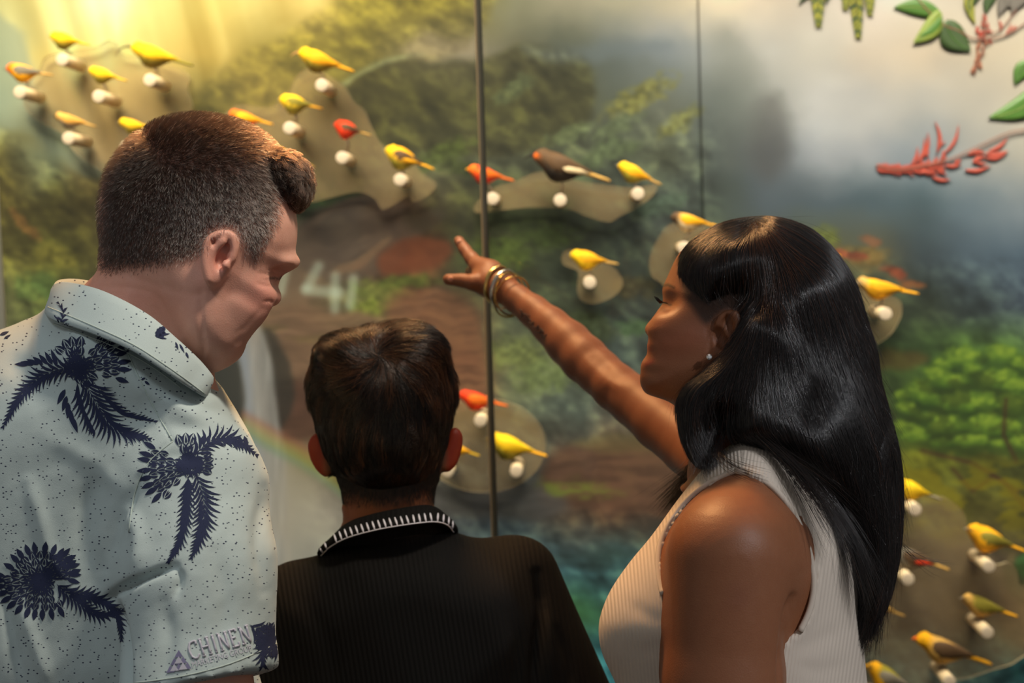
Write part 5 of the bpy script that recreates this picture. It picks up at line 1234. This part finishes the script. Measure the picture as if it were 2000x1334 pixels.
bot = [(624, 1088, 1.735), (644, 1070, 1.685), (680, 1052, 1.662), (738, 1037, 1.648), (800, 1027, 1.645), (848, 1022, 1.660), (876, 1030, 1.69), (890, 1046, 1.74)]
far = [(868, 1052, 1.80), (760, 1084, 1.83), (672, 1090, 1.79)]
ct = spline([P(*q) for q in top + far], 6, True); cb = spline([P(*q) for q in bot] + [P(x, y + 40, t + .02) for x, y, t in far], 6, True)
cn = ct.mean(0); inw = (cn - ct); inw[:, 2] = 0; inw /= np.linalg.norm(inw, axis=1)[:, None]
mid = ct * .5 + cb * .5
rings = [ct + inw * .008 - (0, 0, .035), ct + inw * .006 - (0, 0, .006), ct + inw * .003 + (0, 0, .001), ct, ct * .75 + cb * .25 - inw * .004, mid - inw * .005, ct * .2 + cb * .8 - inw * .004, cb, cb + inw * .004 - (0, 0, .001)]
V, F = loftring(rings)
U, W2, T = proj(V)
colb = mesh_obj('collar', V, F, m_tee, boy, attrs={'cloth': np.stack([U / 1000, W2 / 1000, T * 0], 1)})
bvc = BVHTree.FromPolygons(V.tolist(), F); m_white = mat('white_stitching', (222, 220, 228), .7)
edge = spline([(627, 1086), (646, 1069), (681, 1051), (739, 1035.5), (800, 1025.5), (847, 1020.5), (872, 1026), (886, 1040)], 12)
q = [surf_hit(bvc, x, y - 1.5, .0006) for x, y in edge]; q = [a for a in q if a is not None]; Vt, Ft = tube(q, .0007, 6); mesh_obj('stitch_line', Vt, Ft, m_white, colb)
seg = np.concatenate([[0], np.cumsum(np.linalg.norm(np.diff(edge, axis=0), axis=1))])
for s_ in np.arange(6, seg[-1] - 3, 11.2):
    x = np.interp(s_, seg, edge[:, 0]); y = np.interp(s_, seg, edge[:, 1]) - 2
    k = min(1, max(0, (x - 620) / 30)); tx = -3 - 2 * (x < 800) + 4 * (x > 850)
    q = [surf_hit(bvc, x + tx * u, y - 14.5 * k * u - 1 - 3 * (1 - k) * u, .0006) for u in (0, .35, .7, 1)]
    if all(a is not None for a in q):
        Vt, Ft = tube(q, [.0008, .0013, .0013, .0008], 6); mesh_obj('stitch', Vt, Ft, m_white, colb)
legs_child(boy, (P(750, 1500, 1.76)[0], 1.76, .80), .13, (40, 42, 48), 'sneaker', depthr=.09, name='shorts')
# ================================================================ THE WOMAN
TW = 1.56
wom = empty('person', (.36, 1.55, 0), 'long dark-haired woman in a beige sleeveless top, pointing at the birds', 'person')
lo, hi = bounds(1230, 1640, 410, 960, 1.44, 1.68)
f = Field(lo, hi, .0021)
face = [(1336, 500), (1322, 520), (1308, 543), (1299, 556), (1295, 566), (1296, 580), (1295, 592), (1286, 604), (1274, 621), (1263, 634), (1259, 643), (1262, 652), (1270, 659), (1267, 668), (1263, 675), (1268, 684), (1271, 692), (1266, 700), (1257, 707), (1257, 717), (1265, 724), (1259, 733), (1253, 745), (1254, 758), (1264, 770), (1295, 780), (1335, 805), (1380, 870), (1480, 880), (1560, 760), (1600, 660), (1600, 560), (1570, 495), (1520, 458), (1450, 450), (1385, 462)]
f.blob(face, TW, .060, .068, k=0, blur=1, res=2)
f.ell(P(1455, 560, TW), (.078, .062, .072), k=.02)
f.blob([(1345, 765), (1352, 850), (1352, 960), (1500, 960), (1510, 860), (1530, 760), (1430, 720)], TW, .045, .046, k=.02, blur=3)
f.ell(P(1325, 660, TW - .040), (.030, .022, .034), k=.02); f.ell(P(1320, 730, TW - .032), (.036, .022, .024), k=.02)
f.ell(P(1296, 590, TW - .045), (.010, .018, .008), k=.014, op='s')
ear(f, [(1414, 616), (1424, 611), (1436, 611), (1442, 624), (1440, 646), (1430, 672), (1414, 694), (1400, 706), (1389, 706), (1383, 696), (1390, 680), (1398, 655)], TW - .066, -1,
    [(1402, 640), (1408, 622), (1422, 613), (1436, 614), (1441, 630), (1436, 655), (1424, 678), (1408, 698)], None,
    [((1406, 661), .0075, .0125, -25, .0095), ((1424, 634), .0045, .011, -15, .006)], tilt=lambda x, y: TW - .064 - (x - 1390) * .00022)
V, Q = f.mesh(); V = relax(V, Q, 2); Nn = vnormals(V, Q)
V = crease(V, Nn, [([(1290, 600), (1300, 604), (1312, 600)], 4, .0004), ([(1274, 664), (1284, 668), (1296, 690)], 7, .0004), ([(1382, 640), (1386, 670), (1384, 700)], 4, .0015), ([(1262, 724), (1275, 728), (1290, 726)], 6, .0004)])
U, W_, T = proj(V)
base3 = s2l((144, 93, 63)); C = np.tile(base3, (len(V), 1))
def dab(C, U, W_, pts, wd, col, a):
    k = (np.exp(-(line_d(U, W_, pts)[0] / wd) ** 2) * a)[:, None]; return C * (1 - k) + s2l(col) * k
C = dab(C, U, W_, [(1262, 712), (1272, 706)], 6, (150, 66, 54), .6); C = dab(C, U, W_, [(1264, 676), (1273, 684)], 4, (150, 74, 58), .5)
C = dab(C, U, W_, [(1290, 593), (1300, 592), (1310, 596)], 2.2, (28, 18, 14), .9); C = dab(C, U, W_, [(1296, 558), (1304, 556), (1316, 562)], 3, (44, 28, 20), .85)
C = dab(C, U, W_, [(1300, 668), (1350, 660)], 34, (196, 112, 84), .3)
sk = spline([(1330, 520), (1345, 480), (1400, 440), (1620, 440), (1640, 700), (1500, 760), (1446, 700), (1444, 612), (1410, 606), (1380, 630), (1355, 600), (1338, 575)], 5, True)
k = (1 - sst(poly_sd(U, W_, sk), -6, 14))[:, None] * .85; C = C * (1 - k) + s2l((22, 15, 12)) * k
m_skin3 = skin_mat('woman_skin', .12)
mesh_obj('head', V, Q, m_skin3, wom, colors=C)
bvh_face = BVHTree.FromPolygons(V.tolist(), Q.tolist())
V, F = ball(P(1271, 692, TW - .002), (.004, .006, .0032), 8, 6); mesh_obj('teeth', V, F, mat('teeth', (235, 225, 210), .3), wom)
m_lash = mat('eyelash', (14, 9, 8), .5)
ls = []
for i in range(16):
    s = i / 15; a = P(1290 + 14 * s, 593 - 2 * math.sin(s * 3), TW - .012 - .030 * s); e = a + RC @ np.array((-.0075 - .001 * s, .004 + .004 * (1 - s), .002)); m_ = (a + e) / 2 - np.array((0, 0, .0012)); ls.append(tube([a, m_, e], [.00035, .0003, .0001], 5))
V, F = merge(ls); mesh_obj('eyelashes', V, F, m_lash, wom)
# stud earring
m_stone = mat('clear_stone', (235, 238, 240), .05, spec=1); m_silv = mat('silver', (215, 205, 190), .18, 1.0)
ep = P(1385, 697, TW - .079)
er = mesh_obj('earring', *ball(ep, .0031, 8, 5), m_stone, wom, smooth=False)
V, F = merge([tube([ep + RC @ np.array((math.cos(a) * .003, math.sin(a) * .003, -.002)), ep + RC @ np.array((math.cos(a) * .0026, math.sin(a) * .0026, .003))], .0006, 5) for a in (0.8, 2.4, 3.9, 5.5)]); mesh_obj('prongs', V, F, m_silv, er)
# ---- trunk, near arm, far pointing arm with the hand: one body
top_o = [(1380, 913), (1329, 975), (1276, 1048), (1233, 1100), (1196, 1154), (1176, 1204), (1173, 1240), (1181, 1280), (1205, 1332), (1228, 1400), (1225, 1560), (1710, 1560), (1690, 1334), (1685, 1278), (1676, 1195), (1669, 1091), (1648, 1021), (1612, 960), (1565, 912), (1510, 868), (1450, 862), (1412, 884)]
TT = 1.50
lo4, hi4 = bounds(1140, 1760, 830, 1560, 1.25, 1.76)
g = Field(lo4, hi4, .0042)
g.blob(top_o, lambda x, y: TT + 0 * x, .105, .125, k=0, blur=5, res=4)
hole = [(1437, 921), (1475, 933), (1511, 956), (1549, 1004), (1574, 1062), (1585, 1112), (1587, 1154), (1578, 1195), (1561, 1232), (1532, 1254), (1490, 1300), (1400, 1330), (1330, 1250), (1297, 1160), (1289, 1130), (1287, 1091), (1295, 1052), (1316, 1014), (1345, 977), (1382, 948)]
b = Field(lo4 - (.02, 0, .28), hi4 + (0, 0, .03), .0065)
b.blob([(x + (1450 - x) * .012, y + 3) for x, y in top_o], lambda x, y: TT + 0 * x, .101, .119, k=0, blur=5, res=4)
b.blob([(1352, 860), (1350, 930), (1330, 960), (1520, 960), (1500, 900), (1505, 860)], TW - .01, .045, .045, k=.02, blur=2)
b.ell(P(1444, 1082, 1.41), (.060, .055, .058), k=.03)
b.cap(P(1424, 1086, 1.385), P(1411, 1340, 1.375), .0585, .0555, k=.02)
b.chain([P(1411, 1340, 1.375), P(1402, 1560, 1.38), P(1390, 1760, 1.36), P(1330, 1960, 1.34)], [.055, .046, .036, .024], k=.015)
b.ell(P(1535, 1110, 1.45), (.024, .04, .06), k=.03)
V, Q = b.mesh(); V, Q = refine(V, Q); V = relax(V, Q, 2)
V = crease(V, vnormals(V, Q), [([(1548, 1165), (1538, 1200), (1530, 1260), (1524, 1340)], 6, .010), ([(1500, 960), (1540, 1030), (1570, 1110)], 26, .003)], 1.5)
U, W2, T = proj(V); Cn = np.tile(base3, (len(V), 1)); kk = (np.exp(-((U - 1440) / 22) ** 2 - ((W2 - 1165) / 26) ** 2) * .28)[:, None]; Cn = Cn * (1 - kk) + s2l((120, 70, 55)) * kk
mesh_obj('body', V, Q, m_skin3, wom, colors=Cn)
# far arm and hand at finer resolution, rooted in the far shoulder
lo5, hi5 = bounds(855, 1440, 440, 960, 1.60, 2.18)
a_ = Field(lo5, hi5, .0030)
arm = [(978, 560, 2.035, 27), (1010, 584, 2.015, 27), (1042, 608, 1.995, 31), (1076, 637, 1.97, 36.5), (1110, 670, 1.945, 43.5), (1142, 702, 1.92, 46), (1170, 727, 1.90, 44), (1203, 757, 1.875, 46), (1240, 784, 1.85, 49), (1290, 826, 1.81, 54), (1350, 872, 1.76, 58), (1405, 915, 1.70, 66)]
for p0, p1 in zip(arm[:-1], arm[1:]): a_.cap(P(*p0[:3]), P(*p1[:3]), p0[3] * p0[2] / FPX, p1[3] * p1[2] / FPX, k=.006)
hd = lambda x, y, t, r: (P(x, y, t), r)
def hc(pts, k=.004):
    for p0, p1 in zip(pts[:-1], pts[1:]): a_.cap(P(*p0[:3]), P(*p1[:3]), p0[3], p1[3], k=k)
hc([(980, 556, 2.035, .019), (956, 534, 2.06, .0185), (936, 520, 2.075, .0145)], .01)
hc([(978, 563, 2.03, .018), (950, 552, 2.05, .019), (934, 550, 2.06, .0135)], .01)
hc([(935, 522, 2.075, .0118), (921, 505, 2.09, .0102), (908, 488, 2.105, .0088), (896, 470, 2.12, .0078)])
hc([(950, 556, 2.045, .0145), (925, 552, 2.04, .0122), (902, 548, 2.045, .0098), (876, 546, 2.05, .0088)])
for i, (x, y, tt) in enumerate([(930, 534, 2.085), (934, 547, 2.085), (942, 558, 2.08)]):
    hc([(x, y, tt, .0098), (x - 9, y - 3, tt + .028, .0092), (x + 4, y + 8, tt + .045, .0085), (x + 16, y + 12, tt + .030, .0078)], .003)
V, Q = a_.mesh(); V = relax(V, Q, 2)
V = crease(V, vnormals(V, Q), [([(1192, 728), (1172, 708), (1150, 690)], 14, .0018), ([(1130, 668), (1160, 690), (1184, 716)], 16, .0012), ([(1180, 742), (1196, 752), (1214, 756)], 12, -.002)])
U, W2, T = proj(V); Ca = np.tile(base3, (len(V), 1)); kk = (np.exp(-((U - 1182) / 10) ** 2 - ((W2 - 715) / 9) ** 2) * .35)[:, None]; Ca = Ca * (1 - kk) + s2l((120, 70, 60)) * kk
mesh_obj('pointing_arm', V, Q, m_skin3, wom, colors=Ca)
bva = BVHTree.FromPolygons(V.tolist(), Q.tolist()); m_nail = mat('fingernail', (225, 160, 130), .25)
for x, y, ax in ((897, 473, (.6, .8)), (880, 545, (1, .1))):
    q = surf_hit(bva, x, y, .0002)
    if q is not None: mesh_obj('fingernail', *ball(q, (.0045, .0016, .0042), 10, 6), m_nail, wom)
m_tat = mat('tattoo_ink', (70, 62, 60), .7)
tat = []
for q in ([(1016, 604), (1020, 609), (1019, 614), (1025, 613), (1030, 617), (1028, 622), (1034, 622), (1037, 628)], [(1024, 620), (1030, 628), (1038, 631), (1043, 628), (1041, 636), (1047, 640), (1052, 636), (1050, 645)], [(1044, 646), (1052, 650), (1058, 646), (1056, 653), (1064, 656), (1068, 652)], [(1022, 612), (1018, 620)], [(1054, 640), (1062, 648), (1059, 658), (1066, 660)], [(1034, 614), (1031, 630)]):
    a = [surf_hit(bva, x, y, .00015) for x, y in spline(q, 4)]
    if all(v is not None for v in a): tat.append(tube(a, .0007, 5))
V, F = merge(tat); mesh_obj('forearm_tattoo', V, F, m_tat, wom)
m_gold = mat('gold', (232, 196, 120), .2, 1.0)
axd = _nrm(P(956, 540, 2.055) - P(1010, 584, 2.015))
def bangle(x, y, t, r, wband, m, tiltv, sq=.9):
    c = P(x, y, t); ax = _nrm(axd + RC @ np.array(tiltv)); u = _nrm(np.cross(ax, (0, 0, 1.0))); v = np.cross(ax, u); n = 40; pts = []
    V = []; F = []
    for i in range(n):
        a = 2 * math.pi * i / n; rad = math.cos(a) * u * sq + math.sin(a) * v
        for kx, kr in ((-1, 0), (-.7, .0011), (0, .0016), (.7, .0011), (1, 0), (.6, -.0012), (-.6, -.0012)): V.append(c + rad * (r + kr) + ax * kx * wband * .5)
    for i in range(n):
        for k in range(7): F.append([i * 7 + k, i * 7 + (k + 1) % 7, ((i + 1) % n) * 7 + (k + 1) % 7, ((i + 1) % n) * 7 + k])
    return mesh_obj('bracelet', V, F, m, wom)
bangle(971, 556, 2.04, .0275, .0075, m_gold, (-.10, -.30, 0)); bangle(984, 565, 2.03, .0285, .0075, m_silv, (-.10, -.30, 0)); bangle(996, 574, 2.02, .030, .0016, m_gold, (.1, -.5, 0)); bangle(1000, 580, 2.02, .031, .0014, m_gold, (.25, -.2, 0))
# ---- the top: knitted rib with cut-away armhole
g.blob(hole, 1.30, .008, .19, k=.003, op='s', blur=1, res=2)
g.blob([(1352, 840), (1350, 880), (1368, 905), (1385, 912), (1408, 884), (1440, 868), (1500, 860), (1530, 830)], TW, .02, .10, k=.004, op='s', blur=1)
V, Q = g.mesh(); V, Q = refine(V, Q); V = relax(V, Q, 2); Nn = vnormals(V, Q)
V = V + Nn * .002
V = crease(V, Nn, [([(1230, 1180), (1262, 1200), (1296, 1220)], 16, .0012), ([(1210, 1260), (1250, 1270), (1290, 1262)], 16, .0008), ([(1545, 1275), (1600, 1250), (1640, 1230)], 18, .0012), ([(1560, 1300), (1600, 1310), (1650, 1300)], 16, .0010), ([(1600, 1120), (1590, 1190), (1560, 1240)], 10, -.0015)], 1.52)
U, W2, T = proj(V)
m_top = mat('beige_rib_knit', (214, 201, 186), .9, spec=.15, sheen=.08)
ribs(m_top, 44, strength=.45); bump(m_top, 1500, .3, .0004)
topo = mesh_obj('sleeveless_top', V, Q, m_top, wom, attrs={'cloth': np.stack([(U - (W2 - 1100) * .14 * np.where(U > 1450, -1, .6)) / 1000, W2 / 1000, T * 0], 1)})
bvt = BVHTree.FromPolygons(V.tolist(), Q.tolist())
m_bind = mat('binding_knit', (208, 195, 180), .9, spec=.15); hp = spline(hole[:11], 4); hp2 = spline(hole[13:] + hole[:1], 4)
def edge_band(pts, off, nm):
    c = np.array((1437.0, 1110.0)); xy = []; ts = []
    for x, y in pts:
        d = np.array((x, y)) - c; d /= np.linalg.norm(d); h = surf_hit(bvt, x + d[0] * 9, y + d[1] * 9, .0002)
        if h is not None: xy.append((x + d[0] * 2, y + d[1] * 2)); ts.append(proj(h)[2])
    ts = np.array(ts)
    for _ in range(30): ts[1:-1] = (ts[:-2] + ts[1:-1] * 2 + ts[2:]) / 4
    if len(xy) > 8:
        V, F = tube([P(x, y, t - .0015) for (x, y), t in zip(xy, ts)], .0032, 8); mesh_obj(nm, V, F, m_bind, topo)
edge_band(spline(hole[:9], 4), 4, 'armhole_binding'); edge_band(hp2, 4, 'armhole_binding')
legs_child(wom, (P(1440, 1560, 1.52)[0], 1.53, .90), .16, (38, 42, 60), 'boot', name='trousers')
# ---- hair
lo6, hi6 = bounds(1270, 1790, 400, 1290, 1.38, 1.70)
hw = Field(lo6, hi6, .0034)
cap_o = [(1327, 562), (1322, 535), (1331, 502), (1348, 478), (1372, 458), (1402, 440), (1432, 430), (1470, 424), (1505, 423), (1545, 431), (1582, 447), (1612, 472), (1634, 500), (1653, 538), (1671, 590), (1684, 645), (1694, 700), (1640, 770), (1520, 760), (1456, 700), (1446, 630), (1437, 612), (1412, 616), (1392, 632), (1376, 642), (1362, 630), (1348, 606), (1335, 582)]
hw.blob(cap_o, TW, .052, .082, k=0, blur=2, res=2.5)
low_o = [(1450, 640), (1560, 520), (1640, 540), (1680, 640), (1702, 700), (1736, 820), (1755, 900), (1759, 1000), (1754, 1070), (1744, 1130), (1728, 1185), (1702, 1234), (1689, 1246), (1684, 1200), (1678, 1120), (1664, 1055), (1630, 990), (1585, 935), (1535, 898), (1480, 872), (1440, 846), (1430, 760)]
hw.blob(low_o, lambda x, y: 1.52 - .045 * sst(y, 650, 900) * (1 - sst(x, 1600, 1700) * .4), .035, .058, k=.03, blur=3)
lock_o = [(1456, 632), (1442, 668), (1408, 706), (1370, 734), (1340, 760), (1328, 792), (1332, 845), (1348, 888), (1370, 912), (1384, 902), (1378, 870), (1382, 830), (1400, 800), (1440, 800), (1480, 850), (1540, 860), (1560, 700), (1500, 620)]
hw.blob(lock_o, lambda x, y: 1.478 + 0 * x, .014, .028, k=.022, blur=2)
Vh, Qh = hw.mesh(); Vh = relax(Vh, Qh, 2); Uh, Wh, Th = proj(Vh)
fw = flow_dir([(1480, 440, .0, 1), (1430, 440, -.9, .6), (1350, 495, -.35, 1), (1335, 540, .12, 1), (1380, 540, .02, 1), (1375, 600, .6, .6), (1410, 600, .9, .35), (1420, 520, .05, 1), (1470, 560, .12, 1), (1500, 480, .15, 1), (1550, 450, .7, .8), (1610, 490, .6, 1), (1650, 570, .4, 1),
                (1600, 640, .28, 1), (1680, 660, .28, 1), (1540, 700, .1, 1), (1640, 780, .22, 1), (1720, 800, .26, 1), (1560, 830, .3, 1), (1620, 920, .5, 1), (1700, 930, .25, 1), (1752, 960, .03, 1), (1665, 1030, .45, 1), (1730, 1090, -.05, 1), (1690, 1120, .1, 1), (1735, 1160, -.4, 1), (1700, 1220, -.45, 1),
                (1440, 640, -.25, 1), (1425, 680, -.55, 1), (1385, 725, -1, .75), (1345, 765, -.5, 1), (1332, 810, .05, 1), (1340, 860, .4, 1), (1365, 900, .6, 1), (1450, 740, -.25, 1), (1490, 800, .1, 1), (1440, 800, -.1, 1), (1500, 860, .7, .7)], far=300)
ca = fw(Uh, Wh); acr = -Uh * ca[:, 1] + Wh * ca[:, 0]
nz = fbm(acr / 16 + 40, (Uh + Wh) / 260, 3, 51) - .5
Vh = Vh + vnormals(Vh, Qh) * (nz * .011 * sst(Wh, 480, 700) * (.35 + .65 * sst(Uh, 1450, 1560)))[:, None]
m_hcapw = mat('woman_hair_mass', (16, 11, 11), .5, spec=.4); bump(m_hcapw, 300, .6, .002)
hobj = mesh_obj('hair', Vh, Qh, m_hcapw, wom)
m_hw = hair_mat('woman_hair_strands', [(0, (8, 6, 7)), (.5, (20, 13, 13)), (.8, (44, 26, 20)), (1, (84, 52, 34))], .27, .7, physical=False)
R = scatter(Vh, Qh, 80000, keep=lambda c: (proj(c)[2] < TW + .04) * 1.0, density=lambda c: 1 + 1.5 * (proj(c)[1] < 540))
U, W2, T = proj(R)
ln = np.minimum(np.interp(W2, [430, 700, 1000, 1240], [.17, .16, .10, .02]), np.where((U < 1445) & (W2 < 625), np.interp(W2, [430, 560, 620], [.085, .03, .012]), 9)) * rng.uniform(.55, 1.1, len(R))
ln = np.where((U < 1440) & (W2 > 640), np.minimum(ln, np.interp(W2, [640, 910], [.11, .012])), ln)
S = grow(hw, R, fw, ln, 14, lift=rng.uniform(0, .0035, len(R)), jitter=.09, wave=.05, clumpn=5000, clump=.3, free=.8, base=.0008)
ca = fw(U, W2); acr = -U * ca[:, 1] + W2 * ca[:, 0]
tone = np.clip(.38 + rng.normal(0, .14, len(R)) + (fbm(acr / 5 + 9, (U + W2) / 400, 3, 23) - .5) * 1.5 + .1 * (W2 < 520), 0, 1)
hair_curves('hair_strands', S, rng.uniform(.00010, .00024, len(R)), m_hw, hobj, {'tone': tone})
# flyaways and loose ends
R = scatter(Vh, Qh, 900, keep=lambda c: (proj(c)[2] < TW + .06) * 1.0, density=lambda c: .3 + (np.abs(proj(c)[0] - (1690 + .05 * (proj(c)[1] - 700))) < 60) * 1.0)
S = grow(hw, R, fw, rng.uniform(.03, .10, len(R)), 12, lift=rng.uniform(.004, .016, len(R)), jitter=.35, wave=.25, free=.2)
hair_curves('loose_strands', S, .00008, m_hw, hobj, {'tone': rng.random(len(R))})
def bundle(p0, p1, p2, p3, n, spread, t0, t1, name='hair_lock'):
    s = np.linspace(0, 1, 14); out = []
    for i in range(n):
        o = rng.normal(0, 1, 2) * spread; e = rng.normal(0, 1, 2) * spread * 2.4; k = np.array([(1 - s) ** 3, 3 * s * (1 - s) ** 2, 3 * s ** 2 * (1 - s), s ** 3])
        q = [np.array(p0) + o * .5, np.array(p1) + o, np.array(p2) + e * .6, np.array(p3) + e]
        xy = sum(k[j][:, None] * q[j] for j in range(4)); dt = rng.normal(0, .004)
        out.append([P(x, y, t0 + (t1 - t0) * u + dt) for (x, y), u in zip(xy, s)])
    S = np.array(out); return hair_curves(name, S, .00013, m_hw, hobj, {'tone': np.clip(rng.normal(.4, .25, n), 0, 1)})
bundle((1400, 820), (1370, 900), (1345, 930), (1296, 985), 260, 6, 1.60, 1.66); bundle((1390, 850), (1365, 930), (1340, 960), (1305, 1008), 160, 5, 1.60, 1.66)
bundle((1395, 760), (1350, 800), (1345, 860), (1390, 906), 420, 6, 1.47, 1.45); bundle((1420, 790), (1390, 850), (1375, 880), (1372, 912), 260, 6, 1.48, 1.45)
bundle((1440, 800), (1400, 860), (1370, 900), (1480, 930), 60, 5, 1.48, 1.40); bundle((1470, 840), (1520, 880), (1570, 930), (1640, 1040), 260, 9, 1.45, 1.38)
bundle((1500, 850), (1600, 920), (1660, 1040), (1690, 1150), 300, 10, 1.46, 1.42); bundle((1700, 1100), (1705, 1170), (1695, 1220), (1680, 1258), 500, 8, 1.47, 1.47); bundle((1735, 1100), (1725, 1180), (1705, 1220), (1692, 1250), 300, 7, 1.47, 1.47)
bundle((1740, 1030), (1765, 1080), (1800, 1100), (1830, 1100), 14, 8, 1.48, 1.48)
